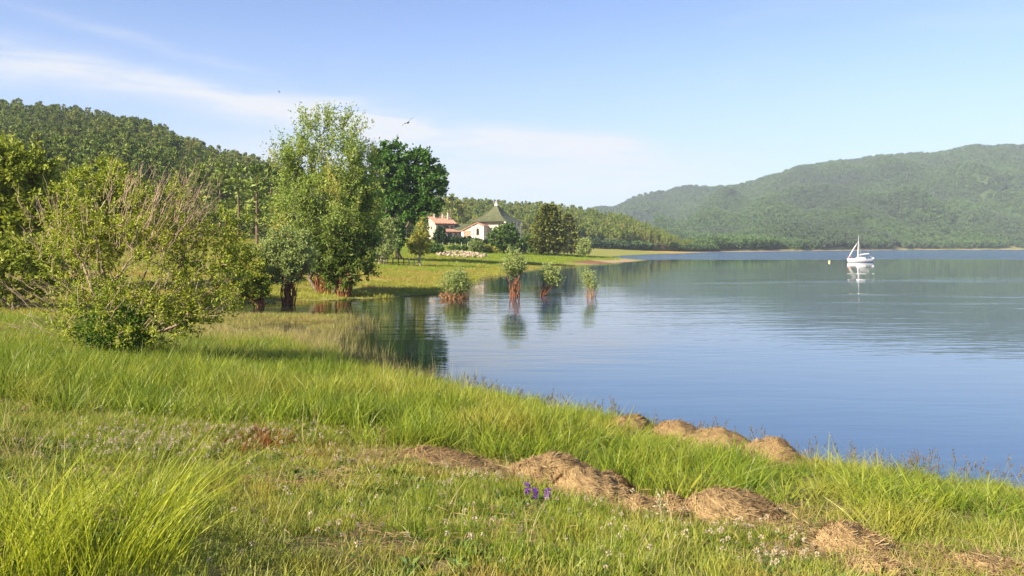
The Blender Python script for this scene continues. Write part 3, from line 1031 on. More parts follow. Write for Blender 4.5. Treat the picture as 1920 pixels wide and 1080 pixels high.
# ---- the big half-bare shrub on the left bank
def big_shrub():
    def ex(t, k, rng):
        tb = []

        def sprout(u0, u1, v0, v1, n, rr, l0, l1, out, up=1.0):
            for i in range(n):
                x = (rng.uniform(u0, u1) - 205) * k
                z = (668 - rng.uniform(v0, v1)) * k
                y = rng.uniform(-1.3, 0.8)
                L = rng.uniform(l0, l1)
                ln = np.array([x * 0.16 + rng.normal(0, 0.18) + out, rng.normal(0, 0.25), up])
                ln /= np.linalg.norm(ln)
                s = np.linspace(0, 1, 5)[:, None]
                p = np.array([x, y, z]) + ln * L * s + np.array([out * 0.3, 0, -0.08]) * L * s * s + rng.normal(0, 0.02, (5, 3))
                tb.append((p, np.linspace(rr, rr * 0.35, 5)))
                for b in range(int(rng.integers(2, 5))):
                    q = p[int(rng.integers(1, 4))]
                    l2 = unit(ln + rng.normal(0, 0.38, 3))
                    tb.append((q + l2 * L * rng.uniform(0.2, 0.5) * s[:4], np.linspace(rr * 0.6, rr * 0.3, 4)))
        sprout(235, 375, 370, 480, 130, 0.010, 0.5, 1.3, 0.16)
        sprout(85, 235, 390, 520, 70, 0.009, 0.4, 0.9, -0.12)
        sprout(250, 420, 480, 600, 50, 0.009, 0.5, 1.0, 0.35)
        sprout(70, 190, 540, 640, 35, 0.008, 0.4, 0.9, -0.5, 0.5)
        tubes_mesh('twigs', tb, M['twig'], t, 3)
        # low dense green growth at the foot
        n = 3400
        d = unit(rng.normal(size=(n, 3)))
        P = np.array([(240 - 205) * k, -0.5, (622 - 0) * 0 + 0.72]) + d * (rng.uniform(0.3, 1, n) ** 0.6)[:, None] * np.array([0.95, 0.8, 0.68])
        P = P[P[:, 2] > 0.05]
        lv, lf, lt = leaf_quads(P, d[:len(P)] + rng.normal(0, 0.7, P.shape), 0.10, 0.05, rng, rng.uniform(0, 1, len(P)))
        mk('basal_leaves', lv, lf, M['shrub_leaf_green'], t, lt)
    tree('shrub', 'big half bare yellow green shrub on the left bank, bare twigs at its top', 'shrub', 205, 668,
         [(260, 500, 135, 130, 0), (140, 500, 85, 120, 20), (370, 500, 95, 115, 10), (290, 410, 85, 70, 20), (270, 590, 140, 60, -30), (425, 440, 45, 50, 10), (130, 400, 60, 70, 30), (215, 340, 35, 45, 40),
          (395, 570, 70, 40, -20), (140, 350, 40, 40, 20), (190, 440, 70, 60, -20)],
         'shrub_leaf', nt=660, twigs=3, leaves=11, lsize=(0.10, 0.042), tlen=0.45, bark='twig', stems=13, trunk_r=0.048, tip_r=0.009, edge=0.35, stem_spread=0.35, stem_top=0.7, seed=3, extra=ex, updir=0.45)


big_shrub()

# ---- willows at the head of the inlet
tree('willow_tree', 'tall feathery yellow green willow rising above its neighbours by the inlet', 'tree', 612, 549,
     [(598, 243, 42, 36), (645, 255, 36, 36), (558, 282, 36, 36), (535, 305, 20, 28), (625, 310, 76, 60), (682, 305, 25, 38), (565, 350, 58, 58), (615, 395, 98, 80), (655, 440, 58, 70), (555, 425, 58, 66), (610, 475, 84, 48), (698, 345, 20, 50), (540, 470, 40, 40), (685, 410, 28, 60), (660, 350, 50, 50)],
     'willow_leaf', nt=680, twigs=5, leaves=12, lsize=(0.27, 0.085), tlen=1.7, stems=5, trunk_r=0.22, tip_r=0.014, edge=0.4, stem_spread=0.7, seed=4, updir=0.85, spread=0.5, bark='bark',
     extra=root_skirt(0.80, 1.35, 170, 'roots', splay=0.12, r=0.035))
tree('willow_tree', 'bushy darker willow leaning at the right side of the tall one', 'tree', 645, 556,
     [(655, 500, 40, 42), (672, 455, 34, 50), (635, 520, 30, 25), (680, 500, 22, 30), (640, 460, 35, 50), (605, 490, 32, 22)],
     'willow_dark', nt=240, twigs=4, leaves=9, lsize=(0.27, 0.105), tlen=0.7, stems=5, trunk_r=0.12, edge=0.4, stem_spread=0.35, seed=5, updir=0.3, bark='roots', extra=root_skirt(0.42, 1.25, 70, 'roots', splay=0.5, r=0.03))
tree('willow_tree', 'small silvery pollard willow on a thick red rooted trunk', 'tree', 541, 571,
     [(540, 485, 52, 38), (512, 468, 32, 32), (565, 470, 30, 34), (535, 510, 44, 22), (525, 445, 25, 22)],
     'willow_silver', nt=240, twigs=4, leaves=9, lsize=(0.22, 0.085), tlen=0.6, stems=6, trunk_r=0.09, edge=0.4, stem_spread=0.3, seed=6, updir=0.35, bark='roots', extra=root_skirt(0.34, 1.6, 34, 'roots', splay=0.75, r=0.028))
tree('willow_tree', 'slim yellow green willow sapling half hidden behind the big shrub', 'tree', 488, 575,
     [(466, 515, 32, 38), (445, 490, 26, 40), (478, 545, 30, 20), (440, 530, 36, 35)],
     'edge_leaf', nt=230, twigs=4, leaves=9, lsize=(0.22, 0.085), tlen=0.6, stems=4, trunk_r=0.09, edge=0.35, stem_spread=0.25, seed=7, updir=0.45, bark='roots', extra=root_skirt(0.22, 1.1, 26, 'roots', splay=0.4, r=0.03))
# ---- broadleaf trees on the meadow
tree('broadleaf_tree', 'large round dark green broadleaf tree behind the tall willow', 'tree', 752, 478,
     [(735, 330, 42, 45), (775, 320, 50, 42), (805, 350, 34, 40), (765, 360, 48, 45), (715, 370, 40, 45), (742, 292, 32, 24), (782, 298, 26, 22), (822, 366, 20, 26), (800, 385, 26, 20), (705, 420, 30, 40), (818, 335, 20, 22), (720, 300, 25, 28), (745, 400, 40, 28), (730, 445, 30, 26), (775, 385, 34, 22)],
     'oak_leaf', nt=560, twigs=5, leaves=9, lsize=(0.50, 0.38), tlen=1.4, Y=128, stems=2, trunk_r=0.34, tip_r=0.03, edge=0.55, seed=8, updir=0.15, spread=0.9, stem_spread=0.5)
tree('young_tree', 'small silvery tree with several pale stems beside the dark broadleaf', 'tree', 717, 497,
     [(722, 450, 24, 34), (728, 425, 15, 18), (712, 470, 22, 16)],
     'willow_silver', nt=130, twigs=4, leaves=8, lsize=(0.36, 0.16), tlen=0.8, stems=4, trunk_r=0.13, edge=0.35, stem_spread=0.5, seed=9, bark='bark_pale')
tree('young_tree', 'slender yellow leaved young tree on a thin pale trunk in the meadow', 'tree', 787, 500,
     [(786, 464, 21, 17), (788, 444, 15, 18), (789, 424, 8, 14), (777, 458, 12, 10), (798, 464, 12, 10)],
     'sapling_leaf', nt=130, twigs=3, leaves=8, lsize=(0.34, 0.18), tlen=0.7, stems=1, trunk_r=0.17, edge=0.35, tintbias=0.2, seed=10, bark='bark_pale', stem_top=0.9)
# ---- left edge of the picture
tree('broadleaf_tree', 'tall yellow green tree at the far left edge before the pine hill', 'tree', 20, 522,
     [(25, 335, 62, 55), (-20, 370, 70, 75), (68, 310, 32, 36), (85, 385, 42, 50), (20, 430, 55, 40), (-60, 320, 60, 60), (-5, 295, 42, 32)],
     'edge_leaf', nt=340, twigs=4, leaves=9, lsize=(0.34, 0.17), tlen=1.0, Y=44, stems=3, trunk_r=0.22, edge=0.4, seed=11, stem_spread=0.4)
tree('broadleaf_tree', 'leafy green tree standing just behind the big shrub at left', 'tree', 185, 520,
     [(190, 340, 45, 40), (225, 370, 40, 50), (150, 380, 45, 55), (260, 400, 40, 50), (180, 440, 80, 50)],
     'edge_leaf', nt=240, twigs=4, leaves=9, lsize=(0.36, 0.19), tlen=0.9, Y=56, stems=3, trunk_r=0.18, edge=0.4, seed=12, stem_spread=0.4)
tree('bush', 'low rounded bush at the left edge under the tall tree', 'bush', 30, 515, [(20, 525, 60, 42), (85, 520, 50, 36), (-60, 510, 60, 55), (-10, 480, 50, 40), (60, 480, 45, 30)],
     'edge_leaf', nt=240, twigs=5, leaves=9, lsize=(0.22, 0.12), tlen=0.8, Y=40, stems=4, trunk_r=0.08, edge=0.35, seed=13)
# ---- single conifers in front of the left wood
for i, (u_, Y_, s_, k_, w_, lab) in enumerate(((412, 150, 1.02, 0, 1.25, 'pine with a long bare trunk showing right of the big shrub'), (447, 140, 1.04, 1, 1.25, 'broad dark pine left of the densest conifer beside the tall willow'),
                                               (482, 136, 1.05, 3, 1.35, 'densest dark conifer just left of the tall willow'), (508, 142, 1.08, 1, 1.2, 'dark pine partly covered by the left side of the tall willow'),
                                               (372, 150, 1.0, 2, 1.25, 'slim pine behind the right top of the big shrub'))):
    pine_copy(on_ground(u_, Y_) - Vector((0, 0, 0.2)), s_ * 1.08, 1.3 * i, k_, lab, None, 'pine_tree', w_)

# ---- trees and shrubs round the houses
tree('round_tree', 'dense round green tree in front of the chapel', 'tree', 945, 476, [(945, 444, 24, 22), (932, 452, 18, 18), (960, 452, 18, 18), (950, 434, 16, 14)],
     'round_leaf', nt=190, twigs=4, leaves=8, lsize=(0.60, 0.42), tlen=1.2, stems=1, trunk_r=0.22, edge=0.5, seed=14, updir=0.1)


def conifer(name, label, u, v, top_v, half_u, seed, leaf, bare=0.18, top=0.7, n=1500):
    rng = np.random.default_rng(seed)
    loc = at(u, v)
    k = loc.y / F_PX
    h, R = (v - top_v) * k, half_u * k
    (tv, tf), (lv, lf, lt) = pine_parts(rng, h, R, n, bare, top, 0.95)
    t = thing(name, label, 'tree', loc)
    mk('trunk', tv, tf, M['bark_pine'], t, None, True)
    mk('crown', lv, lf, M[leaf], t, lt)
    return t


conifer('pine_tree', 'broad golden green pine to the right of the chapel', 1029, 479, 389, 36, 31, 'needle_gold', 0.10, 0.45, 5000)
conifer('pine_tree', 'darker pine behind the golden one, right of it', 1064, 477, 405, 28, 32, 'needle_gold', 0.06, 0.5, 3400)
tree('bush', 'round green bush between the chapel tree and the golden pine', 'bush', 996, 475, [(996, 456, 15, 16), (988, 462, 10, 10), (1004, 462, 10, 10)],
     'round_leaf', nt=110, twigs=4, leaves=8, lsize=(0.6, 0.4), tlen=1.0, stems=3, trunk_r=0.12, edge=0.4, seed=15)
tree('bush', 'pale green willow bush at the right foot of the pines', 'bush', 1098, 480, [(1098, 463, 13, 16), (1090, 470, 9, 9)],
     'willow_silver', nt=100, twigs=4, leaves=8, lsize=(0.6, 0.28), tlen=1.0, stems=3, trunk_r=0.1, edge=0.4, seed=16)
tree('bush', 'dark pointed evergreen bush against the white house', 'bush', 826, 458, [(825, 444, 10, 13), (828, 434, 6, 8), (832, 450, 9, 7)],
     'hedge_dark', nt=110, twigs=4, leaves=8, lsize=(0.6, 0.4), tlen=0.9, stems=2, trunk_r=0.12, edge=0.4, seed=17)
tree('hedge', 'long low dark hedge in front of the houses', 'hedge', 868, 459, [(845, 453, 12, 6), (862, 452, 14, 6), (880, 453, 14, 6), (898, 455, 14, 5), (915, 456, 10, 5)],
     'hedge_dark', nt=190, twigs=4, leaves=8, lsize=(0.6, 0.4), tlen=0.8, stems=5, trunk_r=0.08, edge=0.35, seed=18)
tree('bush', 'bright green bush rising out of the dark hedge', 'bush', 886, 456, [(881, 446, 7, 6), (891, 447, 7, 5)],
     'bush_bright', nt=70, twigs=4, leaves=8, lsize=(0.5, 0.36), tlen=0.7, stems=2, trunk_r=0.08, edge=0.4, seed=19)
tree('bush', 'grey green bush above the right end of the stone pile', 'bush', 893, 474, [(893, 462, 11, 11), (900, 467, 9, 7)],
     'willow_silver', nt=90, twigs=4, leaves=8, lsize=(0.5, 0.25), tlen=0.8, stems=3, trunk_r=0.08, edge=0.4, seed=20, tintbias=-0.3)
tree('bush', 'yellowish bush between the grey green bush and the round tree', 'bush', 915, 475, [(912, 468, 9, 7), (924, 471, 9, 5)],
     'sapling_leaf', nt=70, twigs=4, leaves=8, lsize=(0.5, 0.3), tlen=0.7, stems=3, trunk_r=0.07, edge=0.4, seed=22)
tree('bush', 'small dark bush left of the stone pile behind the yellow tree', 'bush', 815, 476, [(812, 466, 11, 8), (822, 468, 8, 6)],
     'round_leaf', nt=70, twigs=4, leaves=8, lsize=(0.5, 0.3), tlen=0.7, stems=3, trunk_r=0.07, edge=0.4, seed=23)
tree('bush', 'low green bush growing over the top of the stone pile', 'bush', 858, 470, [(850, 466, 10, 4), (868, 466, 10, 4)],
     'round_leaf', nt=70, twigs=4, leaves=8, lsize=(0.4, 0.25), tlen=0.6, stems=3, trunk_r=0.05, edge=0.4, seed=24)
tree('bush', 'pale green sapling bush between round tree and lake pollard', 'bush', 975, 476, [(972, 464, 9, 12), (981, 462, 7, 13), (962, 470, 8, 6)],
     'willow_silver', nt=80, twigs=4, leaves=8, lsize=(0.5, 0.22), tlen=0.8, stems=3, trunk_r=0.07, edge=0.4, seed=25)
for i, (u_, Y_, s_, k_, lab) in enumerate(((846, 335, 1.55, 1, 'dark pine just behind the right chimney of the white house'), (860, 340, 1.35, 3, 'dark pine between the white house and the chapel roof'), (868, 345, 1.2, 0, 'smaller pine touching the left slope of the chapel roof'))):
    pine_copy(on_ground(u_, Y_), s_, 2.1 * i, k_, lab, None, 'pine_tree', 1.25)

# ---- flooded willows standing in the lake
tree('flooded_willow', 'low wide grey green willow bush standing in the shallows, leftmost', 'willow', 852, 560, [(855, 532, 17, 15), (845, 541, 15, 9), (868, 539, 12, 12), (858, 521, 9, 8)],
     'willow_silver', nt=110, twigs=4, leaves=10, lsize=(0.20, 0.055), tlen=1.0, stems=9, trunk_r=0.035, edge=0.35, stem_spread=0.5, seed=26, water=True, bark='roots_pale', updir=0.9, spread=0.45, tintbias=0.0, extra=root_skirt(0.95, 0.50, 120, 'roots_pale', splay=0.15, r=0.022, depth=0.6))
tree('flooded_willow', 'tallest flooded willow with a bushy head on a red rooted trunk', 'willow', 965, 556, [(963, 496, 17, 14), (965, 478, 8, 10), (951, 502, 9, 7), (977, 500, 9, 8), (964, 509, 14, 8)],
     'willow_silver', nt=95, twigs=4, leaves=10, lsize=(0.19, 0.055), tlen=0.9, stems=7, trunk_r=0.042, edge=0.35, stem_spread=0.28, seed=27, water=True, bark='roots', updir=0.9, spread=0.5, tintbias=0.1, extra=root_skirt(0.34, 1.2, 20, 'roots', splay=0.3, r=0.022))
tree('flooded_willow', 'flooded willow leaning to the right on slanting red stems', 'willow', 1016, 554, [(1031, 520, 14, 12), (1025, 508, 7, 8), (1040, 524, 9, 8)],
     'willow_silver', nt=80, twigs=4, leaves=10, lsize=(0.19, 0.055), tlen=0.85, stems=6, trunk_r=0.038, edge=0.35, stem_spread=0.2, seed=28, water=True, bark='roots', updir=0.9, spread=0.5, tintbias=0.15, extra=root_skirt(0.26, 0.9, 20, 'roots', lean=0.4, splay=0.3, r=0.022))
tree('flooded_willow', 'thin sparse flooded willow, rightmost and farthest out', 'willow', 1106, 557, [(1102, 520, 7, 9), (1106, 535, 9, 7)],
     'willow_silver', nt=34, twigs=3, leaves=8, lsize=(0.18, 0.05), tlen=0.7, stems=6, trunk_r=0.025, edge=0.35, stem_spread=0.25, seed=29, water=True, bark='roots_pale', updir=0.6, spread=0.5, extra=root_skirt(0.42, 0.75, 18, 'roots_pale', splay=0.3, r=0.014))


# ------------------------------------------------------------------ buildings
def white_house():
    loc = on_ground(817, 300)
    loc.z = CAMZ - (447.5 - V0) / F_PX * 300 - 0.3
    t = thing('house', 'white two storey house with a terracotta tiled roof behind the dark bush', 'house', loc, math.radians(31))
    W, D, H, Hr = 8.0, 11.0, 6.1, 8.5
    MB().prism_x([(0, -1.5), (D, -1.5), (D, H), (D / 2, Hr), (0, H)], 0, W).build('wall', M['plaster'], t)
    ov = 0.7
    for s in (0, 1):
        y0, y1 = (-ov, D / 2) if s == 0 else (D + ov, D / 2)
        sl = (Hr - H) / (D / 2)
        z0 = H - sl * ov + 0.06
        f = MB().prism_x([(y0, z0), (y1, Hr + 0.06), (y1, Hr + 0.32), (y0, z0 + 0.26)], -0.6, W + 0.6).build('roof', M['terracotta'], t)
        n = 14
        mb = MB()
        for i in range(n):
            x = -0.5 + i * (W + 1.0) / (n - 1)
            mb.tube([(x, y0, z0 + 0.30), (x, y1, Hr + 0.36)], [0.13, 0.13], 5)
        mb.build('tile_ridges', M['terracotta'], f)
    MB().box(-0.62, W + 0.62, -ov - 0.05, -ov + 0.05, H - 0.55, H - 0.12).build('eave_board', M['dark_wood'], t)
    for x, y, h in ((1.6, 4.2, 1.5), (5.2, 4.4, 1.5), (6.9, 3.2, 1.9)):
        c = MB().box(x - 0.35, x + 0.35, y - 0.35, y + 0.35, H + 1.0, Hr + h).build('chimney', M['plaster'], t)
        MB().box(x - 0.45, x + 0.45, y - 0.45, y + 0.45, Hr + h + 0.005, Hr + h + 0.18).build('cap', M['terracotta'], c)

    def window(x0, x1, z0, z1, y=0.0, par=t):
        w = MB()
        w.box(x0 - 0.08, x1 + 0.08, y - 0.06, y + 0.0, z1, z1 + 0.1).box(x0 - 0.08, x1 + 0.08, y - 0.10, y, z0 - 0.1, z0).box(x0 - 0.08, x0, y - 0.06, y, z0, z1).box(x1, x1 + 0.08, y - 0.06, y, z0, z1)
        w.box((x0 + x1) / 2 - 0.03, (x0 + x1) / 2 + 0.03, y - 0.05, y, z0, z1)
        o = w.build('window', M['dark_wood'], par)
        MB().box(x0, x1, y - 0.025, y - 0.004, z0, z1).build('pane', M['dark_glass'], o)
    window(0.9, 1.7, 3.9, 5.1)
    window(6.5, 7.2, 3.9, 5.1)
    b = MB().box(3.0, 5.4, -0.03, -0.004, 3.7, 5.4).build('loggia', M['dark_wood'], t)
    MB().box(2.9, 5.5, -0.35, -0.30, 3.6, 4.3).build('railing', M['dark_wood'], b)
    # single storey porch with its own lean-to roof
    MB().box(2.8, 8.4, -2.6, -0.004, -1.5, 2.9).build('porch_wall', M['plaster'], t)
    MB().prism_x([(-3.3, 2.75), (-0.06, 4.05), (-0.06, 4.25), (-3.3, 2.98)], 2.2, 9.2).build('porch_roof', M['terracotta'], t)
    MB().box(2.2, 9.2, -3.4, -3.32, 2.55, 2.85).build('porch_eave', M['dark_wood'], t)
    window(3.9, 5.6, 0.9, 2.3, -2.604)
    window(6.9, 7.7, 0.9, 2.3, -2.604)
    # gable side openings
    s = MB().box(-0.06, -0.004, 3.2, 4.0, 3.9, 5.0).build('window', M['dark_wood'], t)
    MB().box(-0.075, -0.062, 3.28, 3.92, 4.0, 4.9).build('pane', M['dark_glass'], s)


def link_wing():
    loc = on_ground(853, 303)
    loc.z = CAMZ - (447.5 - V0) / F_PX * 303 - 0.3
    t = thing('wing_building', 'low tan wing with a green roof joining white house and chapel', 'building', loc, 0.05)
    W, D, H = 6.6, 6, 3.6
    MB().prism_x([(0, -1.5), (D, -1.5), (D, H), (D / 2, H + 2.2), (0, H)], 0, W).build('wall', M['plaster_tan'], t)
    MB().prism_x([(-0.6, H - 0.38), (D / 2, H + 2.27), (D / 2, H + 2.5), (-0.6, H - 0.12)], -0.2, W + 0.2).build('roof', M['green_roof'], t)
    MB().prism_x([(D / 2 + 0.004, H + 2.27), (D + 0.6, H - 0.38), (D + 0.6, H - 0.12), (D / 2 + 0.004, H + 2.5)], -0.2, W + 0.2).build('roof', M['green_roof'], t)
    MB().box(-0.2, W + 0.2, -0.68, -0.61, H - 0.55, H - 0.2).build('eave_board', M['terracotta'], t)
    for x in (0.6, 2.3, 4.0, 5.6):
        w = MB().box(x, x + 0.75, -0.05, -0.004, 0.9, 2.5).build('window', M['plaster'], t)
        MB().box(x + 0.1, x + 0.65, -0.066, -0.052, 1.0, 2.4).build('pane', M['dark_glass'], w)


def chapel():
    loc = on_ground(931, 306)
    loc.z = CAMZ - (450.5 - V0) / F_PX * 306 - 0.3
    t = thing('chapel', 'chapel with a tall green pyramid roof, white pilasters and an arched window', 'chapel', loc, math.radians(-26))
    a, H = 6.3, 7.3
    MB().box(-a, a, -a, a, -1.5, H - 0.9).build('wall', M['stone_wall'], t)
    MB().box(-a - 0.12, a + 0.12, -a - 0.12, a + 0.12, H - 0.895, H).build('cornice', M['plaster'], t)
    # flared pyramid roof in rings
    rings = [(8.05, H + 0.05), (6.4, H + 0.85), (4.2, H + 2.25), (2.1, H + 4.3), (0.55, H + 6.35)]
    V, F = [], []
    for r, z in rings:
        V += [(-r, -r, z), (r, -r, z), (r, r, z), (-r, r, z)]
    for i in range(len(rings) - 1):
        for j in range(4):
            b, c = i * 4 + j, i * 4 + (j + 1) % 4
            F.append((b, c, c + 4, b + 4))
    F.append((3, 2, 1, 0))
    n = len(V) - 4
    F.append((n, n + 1, n + 2, n + 3))
    rf_ = MB().add(V, F).build('roof', M['green_roof'], t)
    hm = MB()
    for sx, sy in ((-1, -1), (1, -1), (1, 1), (-1, 1)):
        hm.tube([(sx * r, sy * r, z + 0.03) for r, z in rings], [0.13] * 5, 5)
    hm.build('hip_cap', M['green_roof'], rf_)
    MB().box(-8.1, 8.1, -8.1, 8.1, H + 0.01, H + 0.04).build('soffit', M['dark_wood'], t)
    cp = MB().box(-0.55, 0.55, -0.55, 0.55, H + 6.355, H + 7.3).build('cupola', M['white_paint'], t)
    MB().add([(-0.75, -0.75, H + 7.305), (0.75, -0.75, H + 7.305), (0.75, 0.75, H + 7.305), (-0.75, 0.75, H + 7.305), (0, 0, H + 8.1)],
             [(3, 2, 1, 0), (0, 1, 4), (1, 2, 4), (2, 3, 4), (3, 0, 4)]).build('cap', M['terracotta'], cp)
    # gabled front block
    y0 = -a - 3.4
    prof = [(-9.6, -1.5), (-0.4, -1.5), (-0.4, 5.7), (-3.2, 6.75), (-9.6, 3.9)]
    MB().prism_y(prof, y0, -a - 0.004).build('front_wall', M['stone_wall'], t)
    MB().box(-9.5, -5.55, y0 - 0.07, y0 - 0.004, -1.4, 3.88).build('brick_panel', M['brick_wall'], t)
    for p0, p1 in (((-9.9, 3.78), (-3.2, 6.76)), ((-3.2, 6.76), (-0.1, 5.6))):
        MB().prism_y([p0, p1, (p1[0], p1[1] + 0.25), (p0[0], p0[1] + 0.25)], y0 - 0.5, -a - 0.006).build('front_roof', M['terracotta'], t)
    for x, h, w in ((-5.3, 5.3, 0.42), (-0.75, 5.3, 0.38), (-9.5, 3.5, 0.5)):
        MB().box(x - w, x + w, y0 - 0.28, y0 - 0.074, -1.4, h).build('pilaster', M['white_paint'], t)
    arch = [(-0.55, 2.2), (0.55, 2.2), (0.55, 4.0)] + [(0.55 * math.cos(q), 4.0 + 0.75 * math.sin(q)) for q in np.linspace(0.3, math.pi - 0.3, 7)] + [(-0.55, 4.0)]
    w = MB().prism_y([(-3.0 + x * 1.25, 3.0 + (z - 3.0) * 1.12) for x, z in arch], y0 - 0.06, y0 - 0.004).build('window', M['plaster'], t)
    MB().prism_y([(-3.0 + x, z) for x, z in arch], y0 - 0.085, y0 - 0.064).build('pane', M['dark_glass'], w)
    # gallery with white columns on the right side
    for y in (-7.4, -4.2, -1.0, 2.2, 5.4):
        c = MB().tube([(7.6, y, -1.5), (7.6, y, H - 0.1)], [0.36, 0.32], 8).build('column', M['white_paint'], t)
        MB().box(7.15, 8.05, y - 0.45, y + 0.45, H - 0.45, H - 0.02).build('capital', M['white_paint'], c)
    MB().box(7.4, 7.8, -7.8, 5.8, 2.6, 3.1).build('gallery_beam', M['dark_wood'], t)
    for x0, z0, z1 in ((2.0, 1.2, 4.6), (4.2, 1.2, 4.6)):
        w = MB().box(x0, x0 + 0.9, -a - 0.06, -a - 0.004, z0, z1).build('window', M['plaster'], t)
        MB().box(x0 + 0.12, x0 + 0.78, -a - 0.075, -a - 0.062, z0 + 0.12, z1 - 0.12).build('pane', M['dark_glass'], w)


white_house()
link_wing()
chapel()

# stone pile on the meadow
rs = np.random.default_rng(41)
pile_loc = at(860, 480)
pile = thing('stone_pile', 'long heap of pale boulders on the meadow below the houses', 'stone pile', pile_loc)


def stone_mesh(rng):
    d = []
    for i in range(5):
        for j in range(7):
            th, ph = math.pi * (i + 0.5) / 5, 2 * math.pi * j / 7
            d.append((math.sin(th) * math.cos(ph), math.sin(th) * math.sin(ph), math.cos(th)))
    V = np.array(d) * rng.uniform(0.72, 1.15, (35, 1)) * np.array([1.0, 0.8, 0.6])
    V = np.concatenate([V, [[0, 0, 0.6], [0, 0, -0.6]]])
    Fq = [[i * 7 + j, (i + 1) * 7 + j, (i + 1) * 7 + (j + 1) % 7, i * 7 + (j + 1) % 7] for i in range(4) for j in range(7)]
    Ft = [[35, j, (j + 1) % 7] for j in range(7)] + [[36, 28 + (j + 1) % 7, 28 + j] for j in range(7)]
    return make_mesh('stone', V, [np.array(Fq), np.array(Ft)], M['stone'])


stone_ms = [stone_mesh(rs) for _ in range(6)]
for i in range(210):
    q = rs.uniform(0, 1)
    u_ = 818 + 92 * q
    v_ = 477.5 + 4.5 * q + rs.uniform(-5.5, 3.0) * (1.15 - abs(q - 0.45))
    p = at(u_, v_)
    o = link('stone', stone_ms[i % 6], pile, tuple(p - pile_loc + Vector((0, 0, rs.uniform(0.05, 0.35)))))
    s = rs.uniform(0.2, 0.5)
    o.scale = (s, s, s)
    o.rotation_euler = (rs.uniform(-0.5, 0.5), rs.uniform(-0.5, 0.5), rs.uniform(0, 6.28))

# fences
p0, p1 = at(694, 497), at(786, 499)
fence = thing('fence', 'low dark wooden fence behind the two young trees', 'fence', p0)
dv = p1 - p0
posts = [p0 + dv * (i / 9) for i in range(10)]
for i, p in enumerate(posts):
    z = float(ground_z(np.array([p.x]), np.array([p.y]))[0])
    posts[i] = Vector((p.x, p.y, z))
    MB().box(-0.07, 0.07, -0.07, 0.07, -0.1, 1.15).build('post', M['post_pale'] if i in (7, 8) else M['post'], fence).location = posts[i] - p0
for i in range(9):
    a_, b_ = posts[i] - p0, posts[i + 1] - p0
    for h in (0.5, 0.95):
        MB().tube([a_ + Vector((0, -0.09, h)), b_ + Vector((0, -0.09, h))], [0.045, 0.045], 4).build('rail', M['post'], fence)
p0 = at(852, 462)
fence = thing('fence', 'short row of pale fence posts below the dark hedge', 'fence', p0)
for i in range(7):
    MB().box(-0.06, 0.06, -0.06, 0.06, -0.2, 1.0).build('post', M['post_pale'], fence).location = (-3.0 + i * 1.6, 0, 0)

